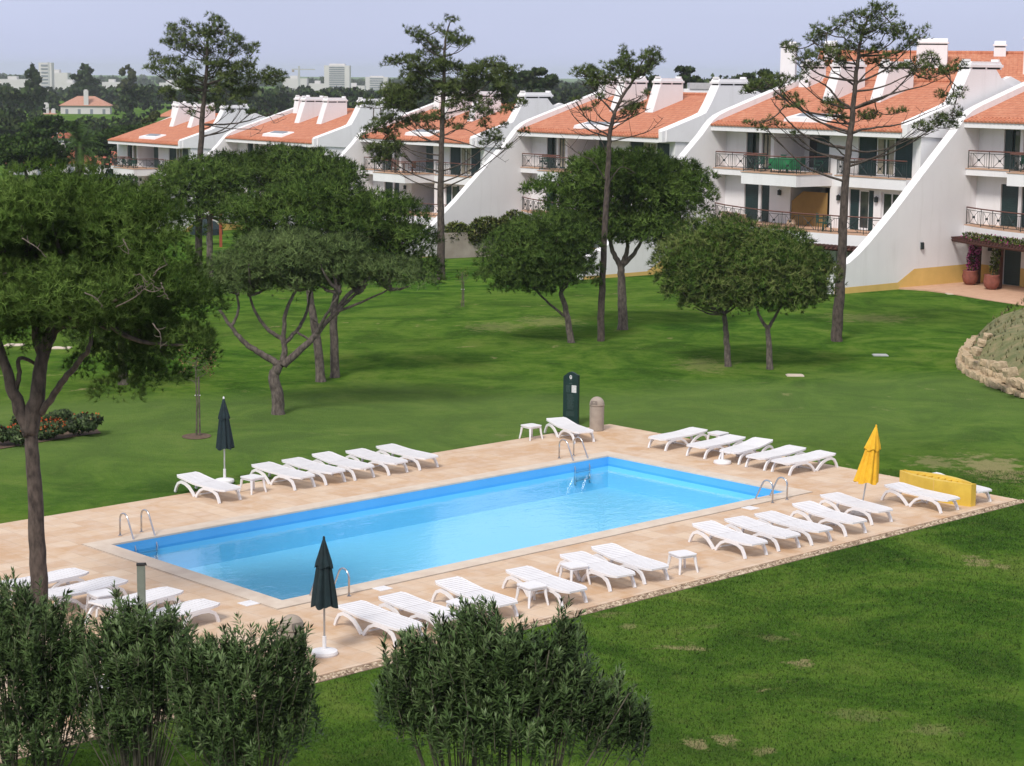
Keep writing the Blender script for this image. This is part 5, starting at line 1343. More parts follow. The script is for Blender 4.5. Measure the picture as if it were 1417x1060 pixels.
umbrella_pine("round dark pine leaning left, left of the thin bare pine", (791,474), [(787,450),(782,425),(776,405)], [(735,350,62,50),(700,362,38,38),(785,335,45,40),(745,395,60,24),(760,310,40,26),(800,375,30,38),(740,375,72,46),(700,385,40,30)],
    mat="pine_dark", r0=.15, nblob=140, br=.78, per=155, blade=.17, bw=.014, nb=8, seed=14, nlimb=12, lower=.7, limbs=[([(785,440),(760,420),(735,395)],.06,.03)])
umbrella_pine("largest round pine in the middle with a stout forked trunk", (862,456), [(861,420),(860,390),(859,366)], [(870,250,100,46),(820,285,60,44),(768,265,42,26),(925,270,66,56),(885,315,78,42),(860,225,60,20),(800,320,50,35),(930,330,40,30)],
    limbs=[([(859,368),(848,348),(842,320)],.13,.06), ([(861,366),(868,345),(866,320)],.12,.05), ([(861,368),(878,350),(892,325)],.12,.05)],
    r0=.22, nblob=240, br=.90, per=125, blade=.18, bw=.0145, nb=8, seed=15, nlimb=16, lower=.7)
umbrella_pine("twin round pine, left one, lighter green with upright buds", (1008,507), [(1006,480),(1004,455),(1002,435)], [(970,372,56,52),(1008,335,56,30),(1000,415,50,28),(940,370,34,42),(985,330,40,24),(985,395,68,48),(945,405,32,28)],
    r0=.13, nblob=190, br=.70, per=190, blade=.18, bw=.0135, nb=8, seed=17, nlimb=12, mat='pine_candle', squash=1.0, lower=.7)
umbrella_pine("twin round pine, right one, lighter green with upright buds", (1066,511), [(1064,480),(1062,450)], [(1070,372,62,48),(1110,385,42,46),(1050,415,45,26),(1125,400,28,30),(1085,340,42,22),(1085,400,66,42),(1048,400,40,36)],
    limbs=[([(1062,455),(1050,435),(1045,415)],.07,.03), ([(1062,455),(1075,435),(1085,415)],.07,.03)],
    r0=.13, nblob=190, br=.70, per=190, blade=.18, bw=.0135, nb=8, seed=18, nlimb=12, mat='pine_candle', squash=1.0, lower=.7)

# --- tall maritime pines: trunk, branches, and tufts at the twig ends
def tall_pine(label, base_px, D, trunk, r0, r1, tufts, seed, bare=(), br=.30, blade=.17, bw=.015, nb=7, per=260, branch_r=.05, dj=1.1):
    rr = random.Random(seed)
    if D is None: base = G(*base_px); D = base.y
    else: base = at(base_px[0], base_px[1], D); base.z = float(zg(base.x, base.y))
    root = tree_root("maritime_pine", base, label, "tree", "tall thin maritime pines")
    tp = [Vector((base.x, base.y, base.z-.2))]+[at(x, y, D) for x, y in trunk]
    c = curve(tp, 5, .02, rr); b = MB(); rad = taper(len(c), r0, r1, .9); rad[0] *= 1.3; b.tube(c, rad, 10)
    tx = [at(x, y, D) for x, y in trunk]
    def on_trunk(z):
        for a, q in zip(c[:-1], c[1:]):
            if a.z <= z <= q.z: return a.lerp(q, (z-a.z)/(q.z-a.z+1e-9))
        return c[-1] if z > c[-1].z else c[0]
    blobs = []; mains = []
    for t in tufts:                                       # (x, y, size[, depth[, drop]])
        x, y = t[0], t[1]; s = t[2]; dz = t[3] if len(t) > 3 else rr.uniform(-dj, dj)
        q = at(x, y, D+dz); drop = t[4] if len(t) > 4 else None
        dist = math.hypot(q.x-on_trunk(q.z).x, q.y-D)
        s0 = on_trunk(q.z-(drop if drop is not None else dist*rr.uniform(.35, .8)-.1))
        if mains and dist > 1.0 and rr.random() < .75:      # join a neighbouring branch instead of the trunk
            cand = [m for m in mains if (m-q).length < dist*.75 and abs(m.x-s0.x) < abs(q.x-s0.x)+.3]
            if cand: s0 = min(cand, key=lambda m: (m-q).length)
        L = (q-s0).length; mid = s0.lerp(q, .5)+Vector((rr.uniform(-.08, .08)*L, rr.uniform(-.08, .08)*L, -.10*L))
        cc = curve([s0, mid, q], 5, .015, rr); b.tube(cc, taper(len(cc), min(branch_r, .016+.012*L), .012), 5)
        mains += cc[3::2]
        blobs.append((np.array(q), br*s))
        for _ in range(int(2+2*s)):
            o_ = Vector((rr.uniform(-1, 1), rr.uniform(-1, 1), rr.uniform(-.6, .8)))*br*s*1.25; e = q+o_; st = cc[rr.randint(5, len(cc)-1)]
            b.tube([st, st.lerp(e, .6)+Vector((0, 0, -.03)), e], [.014, .011, .008], 4); blobs.append((np.array(e), br*s*rr.uniform(.45, .75)))
    for pts, ra in bare:
        cc = curve([at(p[0], p[1], D+(p[2] if len(p) > 2 else 0)) for p in pts], 6, .02, rr); b.tube(cc, taper(len(cc), ra, .008), 5)
        for i in range(5, len(cc), 2):
            p = cc[i]; d = Vector((rr.uniform(-1, 1), rr.uniform(-1, 1), rr.uniform(-.1, 1)))*rr.uniform(.3, .7); b.tube([p, p+d*.5+Vector((0,0,-.03)), p+d], [.011, .009, .006], 4)
    attach(b.build("trunk", M['trunk_dark'], None, smooth=True), root)
    V, T = pine_foliage(blobs, per, blade, bw, nb, seed+9, up=.4, spread=.7, squash=.9)
    attach(np_mesh("crown", V, 3, M['mari'], None, T, LAST['n']), root)
    return root
def zt(L, ox, oy, k): return [(ox+a[0]/k, oy+a[1]/k, *a[2:]) for a in L]
k = 1060/210
T1 = zt([(190,150,1),(200,185,1),(240,180,1),(295,130,1),(340,160,1.1),(375,200,1.1),(415,195,1),(440,155,1),(490,100,1.2),(515,140,1.1),(540,170,1.2),(500,200,1.2),(460,215,1.1),(150,250,1),(190,240,1.1),(240,235,1.1),(215,290,1.2),(270,280,1.1),(320,260,1.1),(360,280,1.1),(330,310,1),(420,310,1.1),(460,270,1),(520,260,1.1),(570,270,1),(615,210,1.2),(640,250,1),(680,280,1),(715,290,.9),(755,320,1),(795,272,.7),(590,330,1.1),(640,330,1),(500,330,1.1),(410,340,1.1),
  (65,345,.9),(95,380,1.1),(130,405,1.2),(50,430,1),(75,455,1),(180,400,1.2),(230,390,1.2),(270,440,1.2),(140,470,1.1),(200,470,1.2),(250,500,1.3),(310,470,1.3),(350,430,1.2),(300,540,1.3),(220,560,1.2),(150,590,1.1),(180,630,1),(360,520,1.3),(340,590,1.3),(290,600,1.2),(460,400,1.2),(510,420,1.3),(560,430,1.4),(620,440,1.4),(680,410,1.3),(720,440,1.2),(750,400,1),(480,480,1.4),(540,500,1.5),(600,500,1.5),(660,510,1.5),(480,570,1.4),(550,580,1.5),(620,570,1.5),(690,590,1.3),(760,500,1),(790,470,1),(830,490,1.1),(870,460,1),(900,470,1),(920,510,1),(960,475,.9),(840,530,1),(880,540,.9),(760,570,1),(720,620,1),(640,640,1),(500,650,1.1),(560,690,.9),(340,660,.9),(330,740,.8),(480,710,.9),(700,680,.8),(740,740,.6),(600,730,.6)], 200, 10, k)
tall_pine("tall thin pine with airy broad crown, farthest left of the tall pines", (275,352), 109, [(275,320),(276,250),(279,180),(281,150),(284,120),(286,90),(287,60),(293,36)], .22, .05, T1, 21,
    bare=[([(280,172),(310,172),(340,168),(372,158),(395,160)],.06), ([(279,165),(262,158),(250,150)],.04), ([(280,172,0),(320,178,-.5),(360,180,-1),(345,190,-1)],.035), ([(372,158),(380,170),(392,165)],.02)], br=.27, bw=.017, blade=.21, per=175)
k = 1060/230
T2 = zt([(570,90,.9,0),(480,150,.8),(540,175,.7,0),(320,165,.8),(345,195,.8),(390,180,1),(380,215,.9),(600,200,1.2),(580,230,1),(640,240,1),(690,222,.8),(435,230,1.1),(430,270,1),(490,280,1.1),(375,310,1),(170,350,.9),(200,365,.8),(255,360,1.1),(310,345,1.1),(350,370,1.1),(330,400,1.1),(300,440,1.2),(350,450,1.2),(440,360,1.1),(490,370,1.3,0),(540,345,1.3,0),(560,390,1.2,0),(410,440,1.1),(470,440,1.3,0),(460,390,1.1),(600,390,1),(640,400,1),(680,400,1.1),(710,430,1.1),(740,390,1),(780,380,1),(800,360,.9),(760,430,1.2),(820,430,1.1),(860,370,1.1),(880,400,1),(850,450,1.2),(900,390,.9),(930,410,1),(970,405,.8),(910,480,1.1),(890,500,1.1),(640,470,1.1),(690,480,1.1),(740,490,1),
  (160,560,1.2),(200,540,1.3),(250,530,1.3),(310,520,1.3),(360,500,1.1),(150,610,1.2),(200,610,1.3),(260,600,1.4),(320,590,1.3),(230,650,1.2),(290,650,1.2),(340,560,1.2),(400,500,1),(430,560,.9,0),(480,520,1.2,0),(520,560,1.2,0),(540,500,1.3,0),(590,520,1.3),(640,530,1.4),(600,570,1.3),(660,570,1.3),(700,560,1.2),(560,630,1.1),(620,640,1.1),(690,620,1),(730,590,1),(780,620,1.1),(760,670,1.2),(800,690,1.2),(790,740,1),(900,560,1.2),(930,580,1.1),(890,600,1.1),(920,660,1),(1010,620,1),
  (20,640,1),(60,780,1),(110,750,1.1),(160,740,1.2),(210,720,1.2),(130,800,1.2),(190,800,1.1),(260,750,1.2),(320,740,1.2),(380,730,1.2),(440,720,1.2),(480,710,1.2,0),(90,900,1.1),(150,900,1.2),(200,930,1.2),(140,970,1.2),(100,960,1.1),(190,870,1.1),(240,880,.8),(450,790,.8),(560,750,.9),(620,770,.8),(690,720,.9),(790,830,.8),(840,850,.8),(880,850,.9),(910,900,.7),(860,810,.8),(900,765,.6),(780,870,.7),(1040,800,.7),(0,830,.7)], 500, 10, k)
tall_pine("tall pine with dense dark lower boughs, second from the left", (610,387), None, [(610,340),(610,300),(610,250),(611,200),(613,150),(614,110),(615,80),(617,52),(622,32)], .25, .035, T2, 22,
    bare=[([(611,195),(580,196),(550,196),(520,195),(505,192)],.05), ([(612,190,0),(650,200,-.6),(680,212,-1),(700,225,-1)],.04), ([(612,188),(640,178),(665,190),(690,200)],.035), ([(640,205),(660,222),(675,232)],.02)], br=.33, bw=.017, blade=.20, per=190)
k = 1060/180
T3 = zt([(580,105,1),(570,170,1.2),(600,210,1.1),(550,210,1),(440,195,1),(460,245,.8),(700,145,.9),(730,100,.9),(790,95,1),(810,150,1),(770,175,.9),(700,225,1),(720,255,.9),(740,210,.8),(175,235,.9),(210,260,.7),(300,250,1.1),(340,270,1.1),(310,310,.9),(380,300,1.1),(430,310,1),(500,290,.9),(350,360,.7),(580,255,.8),(620,280,.8),(270,330,.7),(640,520,.9),(600,535,.9),(680,540,.9),(560,555,.8),(620,570,.7),(250,545,.6),(160,475,.6),(350,440,.6),(730,410,.5),(320,500,.4)], 770, 60, k)
tall_pine("thin half bare pine with few tufts, in front of the middle terraced house", (832,472), None, [(832,430),(834,380),(837,320),(840,260),(842,215),(844,185),(848,165),(853,150),(862,132),(872,118),(879,108)], .155, .04, T3, 23,
    bare=[([(842,190),(815,180),(796,163),(786,148)],.035), ([(845,175),(820,168),(805,158),(790,142)],.035), ([(845,172),(830,162),(822,150),(818,130)],.03), ([(846,180),(870,165),(900,150)],.03), ([(843,196,0),(870,190,.5),(900,180,.8),(918,162,1)],.03), ([(850,158),(840,145),(815,125),(805,112)],.035), ([(855,150),(870,140),(890,132)],.03), ([(838,250,0),(822,225,-.4),(800,212,-.6),(780,198,-.8)],.03), ([(841,215),(830,190),(822,175)],.02), ([(838,262,0),(858,232,.5),(880,240,.6)],.03), ([(845,178),(810,188),(792,180)],.025)], br=.25, bw=.012, blade=.15, nb=8, per=300)
k = 1060/310
T4 = zt([(610,45,1),(650,50,1),(690,75,1.1),(545,70,1),(580,85,1.1),(620,90,1.1),(480,85,1),(500,115,1),(440,125,1),(470,170,1),(530,180,1),(345,130,.9),(345,165,1),(385,165,1),(320,190,1),(345,205,.9),(590,130,1.1),(640,140,1.1),(600,165,1.1),(680,160,1.1),(730,135,1.2),(740,165,1.1),(710,190,.9),(560,160,1),(835,160,1.1),(810,190,1),(790,215,1),(200,225,1),(225,245,1),(250,300,.8),(410,225,1.2),(420,255,1.2),(380,250,1),(325,285,1.2),(300,260,1),(320,330,1.1),(380,300,1.1),(430,290,1.1),(470,250,1),(500,220,1),(460,310,1),(540,240,1),(590,250,1.1),(640,230,1.1),(690,270,1.1),(730,250,1),(650,300,1),(600,300,1),(750,330,1.1),(700,340,.9),(780,320,1),(830,290,1.2),(850,320,1.2),(870,340,1.1),(800,350,.9),(890,270,.9),(905,300,.8),(850,370,1),(920,350,1),(950,340,1),(990,340,1),(1025,320,1),(1035,430,.8),(1010,460,.9),(930,450,1),(960,490,.8),
  (100,390,1.2),(140,390,1.2),(60,410,1.2),(20,440,1.1),(190,380,1.1),(160,420,1.1),(260,385,1.1),(230,480,1),(200,500,.8),(260,510,.9),(170,470,.8),(390,510,.9),(420,490,1),(450,510,1),(440,545,1),(470,570,.8),(400,540,.8),(620,550,1.1),(590,560,1),(560,555,.9),(700,540,.7),(750,520,.6),(30,590,.9),(100,600,1),(150,590,.9),(240,630,.5),(850,590,.8),(900,590,.9),(940,580,1),(980,550,1),(1010,530,.9),(920,560,.9),(870,620,.7),(970,600,.8),(1000,580,.8),(820,600,.7)], 1030, 0, k)
tall_pine("tallest pine with wide open crown in front of the right terraced house", (1157,472), None, [(1160,430),(1163,380),(1166,330),(1168,280),(1172,230),(1176,190),(1180,155),(1183,120),(1187,85),(1192,50),(1202,22)], .235, .04, T4, 24,
    bare=[([(1169,205),(1145,200),(1115,188),(1095,172),(1075,148),(1066,136)],.07), ([(1178,185),(1190,180),(1215,176),(1245,172),(1275,160),(1310,145)],.06), ([(1172,207),(1200,210),(1230,205),(1262,192),(1300,180)],.045), ([(1178,150),(1160,138),(1145,120),(1120,105),(1100,85)],.06), ([(1181,150),(1205,140),(1240,128),(1280,118),(1325,98)],.06), ([(1180,125),(1195,105),(1215,90),(1240,80)],.045), ([(1182,118),(1165,106),(1150,95),(1130,60)],.045), ([(1185,90),(1172,70),(1168,45)],.035), ([(1168,215,0),(1140,192,-1),(1110,190,-1.4),(1070,190,-1.6)],.03)], br=.24, bw=.0115, blade=.15, nb=8, per=250, branch_r=.055)

# ================================================================ OLEANDERS IN THE FOREGROUND
def oleander(label, D, ells, stems_px, seed, nshoot=260, leaf=.135):
    """clump of upright shoots, every shoot whorled with lance leaves"""
    rr = np.random.default_rng(seed); k = D/F_PX
    cx = sum(e[0] for e in ells)/len(ells); base = at(cx, 1000, D); base.z = float(zg(base.x, base.y))
    root = empty("oleander", base, 0, label, "shrub", "oleander bushes in the foreground")
    # shoots
    V, T = [], []; b = MB(); w = np.array([e[2]*e[3] for e in ells], float); w /= w.sum()
    ends = []
    for i in range(nshoot):
        e = ells[rr.choice(len(ells), p=w)]; c = at(e[0], e[1], D+(e[4] if len(e) > 4 else 0)); R_ = np.array([e[2]*k, (e[2]*k*.8), e[3]*k])
        d = rr.normal(size=3); d /= np.linalg.norm(d); d[2] = abs(d[2]) if rr.random() < .72 else d[2]
        p = np.array(c)+d*R_*rr.uniform(.25, 1.0)**.6
        if d[2] > .35 and rr.random() < .30: p[2] += rr.uniform(.08, .34)
        if p[2] < .35: continue
        out = p-np.array(base); out[2] = 0; out /= np.linalg.norm(out)+1e-6
        ax = np.array([0, 0, 1.0])+out*rr.uniform(.05, .42)+rr.normal(size=3)*.17; ax /= np.linalg.norm(ax)
        L = rr.uniform(.24, .48); s0 = p-ax*L; ends.append((s0, p, ax, L))
    NN = []
    for (s0, p, ax, L) in ends:
        if rr.random() < .35: b.tube([tuple(s0), tuple(p)], [.006, .003], 3, cap=False)
        n = int(L/.0125); t0 = rr.random(); u = np.cross(ax, [1, 0, .1]); u /= np.linalg.norm(u); v = np.cross(ax, u)
        for j in range(n):
            t = (j+rr.random()*.8)/n; q = s0+ax*L*t
            ang = rr.uniform(0, 6.283)
            rad = u*cos(ang)+v*sin(ang); tilt = .40+.75*t+rr.uniform(-.3, .3)
            dr = rad*cos(tilt)+ax*sin(tilt); sl = np.cross(dr, ax); sl /= np.linalg.norm(sl)+1e-6
            l = leaf*rr.uniform(.65, 1.3)*(1-.35*max(0, t-.75)/.25); wd = l*.105
            drp = np.array([0, 0, -l*.12])
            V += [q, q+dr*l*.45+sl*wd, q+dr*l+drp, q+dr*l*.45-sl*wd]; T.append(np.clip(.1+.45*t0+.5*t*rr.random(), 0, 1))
            nn = np.cross(sl, dr); nn = nn*(1 if nn[2] > 0 else -1)+.35*rad+.15*ax; NN.append(nn/np.linalg.norm(nn))
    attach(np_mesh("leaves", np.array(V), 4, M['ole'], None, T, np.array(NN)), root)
    # stems from the ground
    for i, (x0, x1, y1) in enumerate(stems_px):
        dd = rr.uniform(-.3, .3); a = at(x0, 1000, D+dd*.3); a.z = float(zg(a.x, a.y))-.05; q = at(x1, y1, D+dd)
        m1 = a.lerp(q, .45)+Vector(((q.x-a.x)*-.12, 0, .05)); cc = curve([a, m1, q], 6); b.tube(cc, taper(len(cc), .022, .009), 6)
    idx = rr.choice(len(ends), min(60, len(ends)), replace=False); g0 = [at(s[0], 1000, D) for s in stems_px]
    for i in idx:
        s0 = Vector(ends[i][0]); g = min(g0, key=lambda g_: abs(g_.x-s0.x)); g = Vector((g.x, g.y, 0.25)); mid = g.lerp(s0, .55)+Vector((0, 0, -.1)); cc = curve([g, mid, s0], 4); b.tube(cc, taper(len(cc), .012, .006), 4)
    attach(b.build("stems", M['twig'], None), root)
    return root
oleander("dense oleander at the left picture edge below the big pine trunk", 27.0, [(40,905,80,95),(-10,930,75,100),(105,960,45,75),(70,970,60,70),(20,850,45,48),(95,900,38,75),(30,1010,80,60)], [(20,0,900),(50,60,880),(70,95,900),(60,30,850),(10,-30,900)], 41, 930)
oleander("oleander second from the left, below the grey post", 26.5, [(190,905,64,78),(245,940,34,66),(135,930,40,66),(250,900,30,40),(170,870,35,40),(215,930,50,70),(180,980,65,60),(235,880,25,35),(160,1000,50,50)], [(190,160,870),(200,200,850),(205,235,880),(195,180,900),(175,150,930)], 42, 740)
oleander("oleander third from the left, its top in front of the litter bin", 26.0, [(330,950,82,82),(285,975,56,80),(262,920,34,45),(400,985,50,60),(405,925,36,52),(300,910,40,42),(370,920,38,48),(412,940,30,45),(330,1010,90,45),(260,960,35,55)], [(330,290,900),(345,340,900),(350,400,920),(340,320,930),(365,430,930)], 43, 800)
oleander("wide oleander right of centre hiding the tips of near loungers", 24.5, [(620,925,78,65),(680,900,70,50),(570,930,45,45),(640,985,100,55),(752,935,68,58),(800,965,58,50),(850,985,42,40),(882,1000,26,34),(545,960,34,40),(720,990,110,55),(790,880,25,28),(655,870,30,28)], [(640,560,930),(660,600,880),(700,680,870),(720,760,900),(740,820,930),(690,640,900),(750,870,960)], 44, 1500)

# ================================================================ GRASS BLADES ON THE NEAR LAWN
def near_grass():
    r = np.random.default_rng(99); n = 380000
    D = 25+(52-25)*r.random(n)**.8; px = r.uniform(-20, 1440, n); x = (px-708.5)/F_PX*D
    dx, dy = x-PO.x, D-PO.y; p = dx*_pa[0]+dy*_pa[1]; q = dx*_pa[1]-dy*_pa[0]
    out = (q > 10.93) | (p > 19.6)
    x, D = x[out], D[out]; n = len(x); z = zg(x, D)
    P = np.stack([x, D, z], -1); h = .045*r.uniform(.5, 1.35, n)
    d = r.normal(size=(n, 3))*.45; d[:, 2] = 1; d /= np.linalg.norm(d, axis=1)[:, None]
    a = r.uniform(0, 6.28, n); s = np.stack([np.cos(a), np.sin(a), 0*a], -1)*.006*r.uniform(.7, 1.4, n)[:, None]
    V = np.stack([P-s, P+s, P+d*h[:, None]], 1).reshape(-1, 3)
    nn = np.tile(np.array([0, 0, 1.0]), (n, 1))+d*.3; nn /= np.linalg.norm(nn, axis=1)[:, None]
    m, nt, N, L, b = nodes("grass_blades"); c = grass_color(nt, coord(nt, "Object")); t = N.new("ShaderNodeAttribute"); t.attribute_name = "tint"
    c = mixc(nt, math_(nt, 'MULTIPLY', t.outputs["Fac"], .65), c, (0.16,0.27,0.055)); L.new(c, b.inputs["Base Color"]); b.inputs["Roughness"].default_value = .8; b.inputs["Specular IOR Level"].default_value = .1
    at_ = N.new("ShaderNodeAttribute"); at_.attribute_name = "nrm"; L.new(at_.outputs["Vector"], b.inputs["Normal"])
    tag(np_mesh("grass", V, 3, m, None, r.random(n)**2, nn), kind='stuff')
near_grass()

# ================================================================ BACKGROUND TREES AND WOOD
def crown_cloud(centers, radii, n, size, seed): return leaf_cloud(centers, radii, n, size, seed, w=.7, up=.2)
PROF_X = [-40, 0, 60, 110, 150, 200, 260, 330, 400, 450, 520, 570, 640, 690, 730, 770, 830, 880, 920, 960, 1000, 1050, 1100, 1500]
PROF_Y = [116, 115, 118, 114, 116, 113, 115, 117, 118, 117, 118, 115, 112, 100, 99, 112, 108, 106, 108, 104, 103, 104, 108, 108]
def distant_wood():
    r = np.random.default_rng(77); C, R_, W = [], [], []
    Ds = [232, 250, 270, 295, 325, 360, 400, 450, 520, 600, 700, 820, 960, 1120, 2000, 2300, 3000]
    for D in Ds:
        sp = 4.2+D*.006; n = int(D*.56/sp)
        for i in range(n):
            px = -40+1500*(i+r.random())/n
            if D < 320 and px > 330: 
                if r.random() > .55: continue
            if D < 310 and px < 172: continue
            Dd = D*(1+r.uniform(-.035, .035)); lim = float(np.interp(px, PROF_X, PROF_Y))+r.uniform(-2, 6)
            if D > 1500: lim = r.uniform(107, 112)+(px-708)*.0096
            R0 = r.uniform(2.0, 3.6)*(1+D*.0006); hx = r.uniform(6.5, 9.5)
            z0 = float(zg((px-708)*Dd/F_PX, Dd)); ztop = z0+hx
            zmax = at(px, lim, Dd).z
            if D > 500: ztop = zmax
            ztop = min(ztop, zmax)
            if 72 < px < 168 and Dd < 720: ztop = min(ztop, at(px, r.uniform(155, 160), Dd).z)
            if 214 < px < 253 and Dd < 665: ztop = min(ztop, at(px, r.uniform(168, 174), Dd).z)
            if 50 < px < 74 and Dd < 715: ztop = min(ztop, at(px, 166, Dd).z)
            if 60 < px < 108 and Dd < 430: ztop = min(ztop, at(px, 196, Dd).z)
            c = at(px, 100, Dd); flat = r.uniform(.45, .9)
            for _ in range(4):
                C.append((c.x+r.uniform(-.8, .8)*R0, Dd+r.uniform(-.6, .6)*R0, ztop-R0*flat-abs(r.normal())*R0*.5)); R_.append((R0*.75, R0*.75, R0*flat*.8)); W.append(Dd)
            C.append((c.x, Dd, ztop-R0*flat*2-1.5)); R_.append((R0*1.05, R0*.9, max(1.5, R0*.9))); W.append(Dd)
    C, R_, W = np.array(C), np.array(R_), np.array(W)
    V, T, NN = [], [], []
    for lo, hi, per, size in ((0, 300, 95, .75), (300, 470, 70, 1.0), (470, 760, 55, 1.5), (760, 1500, 45, 2.3), (1500, 4000, 40, 4.5)):
        m_ = (W >= lo) & (W < hi)
        if m_.sum() == 0: continue
        v, t = crown_cloud(C[m_], R_[m_], int(m_.sum()*per), size, 5+lo); V.append(v); T.append(t); NN.append(LAST['n'])
    o = np_mesh("distant_wood", np.concatenate(V), 4, M['dist'], None, np.concatenate(T), np.concatenate(NN)); tag(o, kind='stuff')
distant_wood()
def far_tree(name, label, px, D, ells, n, size, seed, mat='dist', trunk=None, group="single trees beyond the houses", base_y=None, r0=.25):
    base = at(px, 200, D); base.z = float(zg(base.x, D))
    root = empty(name, base, 0, label, "tree", group); k = D/F_PX
    cs = []; rs = []
    for e in ells:
        c = at(e[0], e[1], D); m = max(1, int(e[2]*e[3]/60))
        rr = random.Random(seed+len(cs))
        for _ in range(3+m):
            cs.append((c.x+rr.uniform(-.6, .6)*e[2]*k, D+rr.uniform(-.5, .5)*e[2]*k, c.z+rr.uniform(-.55, .55)*e[3]*k)); rs.append((e[2]*k*.5, e[2]*k*.5, e[3]*k*.5))
    V, T = leaf_cloud(cs, rs, n, size, seed, w=.55, up=.35)
    attach(np_mesh("crown", V, 4, M[mat], None, T, LAST['n']), root)
    b = MB(); tp = [Vector((base.x, base.y, base.z-.3))]+[at(x, y, D) for x, y in (trunk or [(ells[0][0], ells[0][1])])]
    cc = curve(tp, 4); b.tube(cc, taper(len(cc), r0, r0*.5), 7); attach(b.build("trunk", M['trunk_dark'], None, smooth=True), root)
    return root
far_tree("cypress", "dark pointed tall conifer at the far left skyline", 47, 640, [(47,97,5,11),(45,108,9,11),(50,110,8,10),(47,120,13,11),(44,128,14,10),(50,132,13,11),(47,143,14,10)], 4200, 1.25, 1)
far_tree("rounded_tree", "dark lumpy tree with a tall middle, above the white villa", 117, 760, [(119,94,8,7),(116,103,10,8),(121,110,13,9),(104,107,8,5),(134,112,8,6),(112,119,20,8),(120,128,24,9),(114,138,26,9)], 5200, 1.5, 2)
far_tree("reddish_tree", "thin reddish brown tree on the skyline left of the first tall pine", 178, 740, [(178,92,5,5),(172,98,7,6),(183,101,7,6),(177,108,11,8),(176,118,15,8),(180,130,18,10),(174,144,20,10)], 3600, 1.15, 3, mat='dist2')
far_tree("skyline_tree", "dark bushy skyline tree right of the second tall pine", 738, 300, [(735,102,22,9),(712,108,20,8),(755,110,16,8),(735,115,34,10)], 2400, .75, 4)
far_tree("skyline_tree", "round skyline tree between the bare pine and the middle chimneys", 948, 290, [(948,100,13,8),(940,110,16,8),(960,112,12,8)], 1500, .65, 5)
far_tree("skyline_tree", "skyline tree right of the middle gable chimney", 1040, 290, [(1035,108,12,9),(1060,104,14,8),(1048,116,22,8),(1022,112,8,8)], 1700, .65, 6)
far_tree("skyline_tree", "skyline tree just right of the thin bare pine's top", 890, 280, [(888,105,14,9),(870,112,16,8),(905,113,12,8)], 1500, .65, 7)
far_tree("skyline_tree", "pale olive bush above the leftmost house's roof ridge", 210, 290, [(212,160,9,9),(206,168,10,7)], 700, .5, 8, mat='dist2')
far_tree("umbrella_pine", "wide flat topped umbrella pine at the far left edge behind the near pine", 35, 168, [(40,205,52,16),(10,215,28,16),(75,215,30,14),(45,222,50,14),(20,196,30,10)], 7500, .33, 9, mat='pine_far', trunk=[(38,262),(36,240),(30,225)], group="trees behind the near pine at the left", r0=.22)
far_tree("umbrella_pine", "round dark pine touching the left end of the terraced houses", 150, 226, [(150,194,24,12),(128,200,20,12),(165,188,18,10),(142,208,20,8),(172,200,16,10)], 6000, .36, 10, mat='pine_far', trunk=[(160,240),(158,225),(152,212)], group="trees behind the near pine at the left", r0=.22)
far_tree("umbrella_pine", "dark rounded tree left of and behind the palm", 60, 228, [(55,180,30,12),(85,176,25,10),(70,168,25,8)], 3500, .45, 11, mat='pine_far', group="trees behind the near pine at the left")
far_tree("umbrella_pine", "dark tree crowns behind the leftmost orange roof", 190, 250, [(175,180,26,8),(205,176,22,7),(160,184,16,8)], 3600, .45, 12, mat='pine_far', group="trees behind the near pine at the left")
def palm():
    D = 186; top = at(110, 203, D); base = at(110, 260, D); base.z = float(zg(base.x, D))
    root = empty("palm_tree", base, 0, "date palm with arching fronds and a thick dark trunk behind the near pine", "palm tree")
    b = MB(); b.tube([(base.x, base.y, base.z-.3), (base.x, base.y, base.z+2), (top.x, top.y, top.z-.5), (top.x, top.y, top.z)], [.55, .45, .42, .5], 10); attach(b.build("trunk", M['trunk_dark']), root)
    r = np.random.default_rng(4); V, T = [], []
    for i in range(64):
        az = r.uniform(0, 6.28); el = r.uniform(-.5, 1.4); L = r.uniform(2.4, 3.3); p = np.array(top); d = np.array([cos(az)*cos(el), sin(az)*cos(el), sin(el)]); tt = r.random()
        for k in range(16):
            p = p+d*L/16; d = d+np.array([0, 0, -.085]); d /= np.linalg.norm(d); sd = np.cross(d, [0, 0, 1.0]); sd /= np.linalg.norm(sd)+1e-9
            for s in (-1, 1):
                l = .55*(1-abs(k-7)/13); q = p+(sd*s*.8+d*.5+np.array([0, 0, -.25]))*l; V += [p-d*.05, p+d*.05, q]; T.append(np.clip(tt*.6+r.random()*.4, 0, 1))
    attach(np_mesh("fronds", np.array(V), 3, M['pine_far'], None, T), root)
palm()
# low hedges in front of the far left houses
for i, (px, py, w, h, D, lab) in enumerate([(140, 252, 40, 12, 178, "dark clipped hedge below the low red roofs left of the terraced houses"), (60, 258, 40, 10, 175, "dark hedge behind the top of the near pine at the left")]):
    c = at(px, py, D); hd = empty("hedge", c, 0, lab, "hedge"); k = D/F_PX
    V, T = leaf_cloud([(c.x+x*k, D, c.z) for x in np.linspace(-w, w, 8)], [(w*k*.3, 1.2, h*k)]*8, 2600, .3, 90+i); attach(np_mesh("leaves", V, 4, M['pine_far'], None, T), hd)

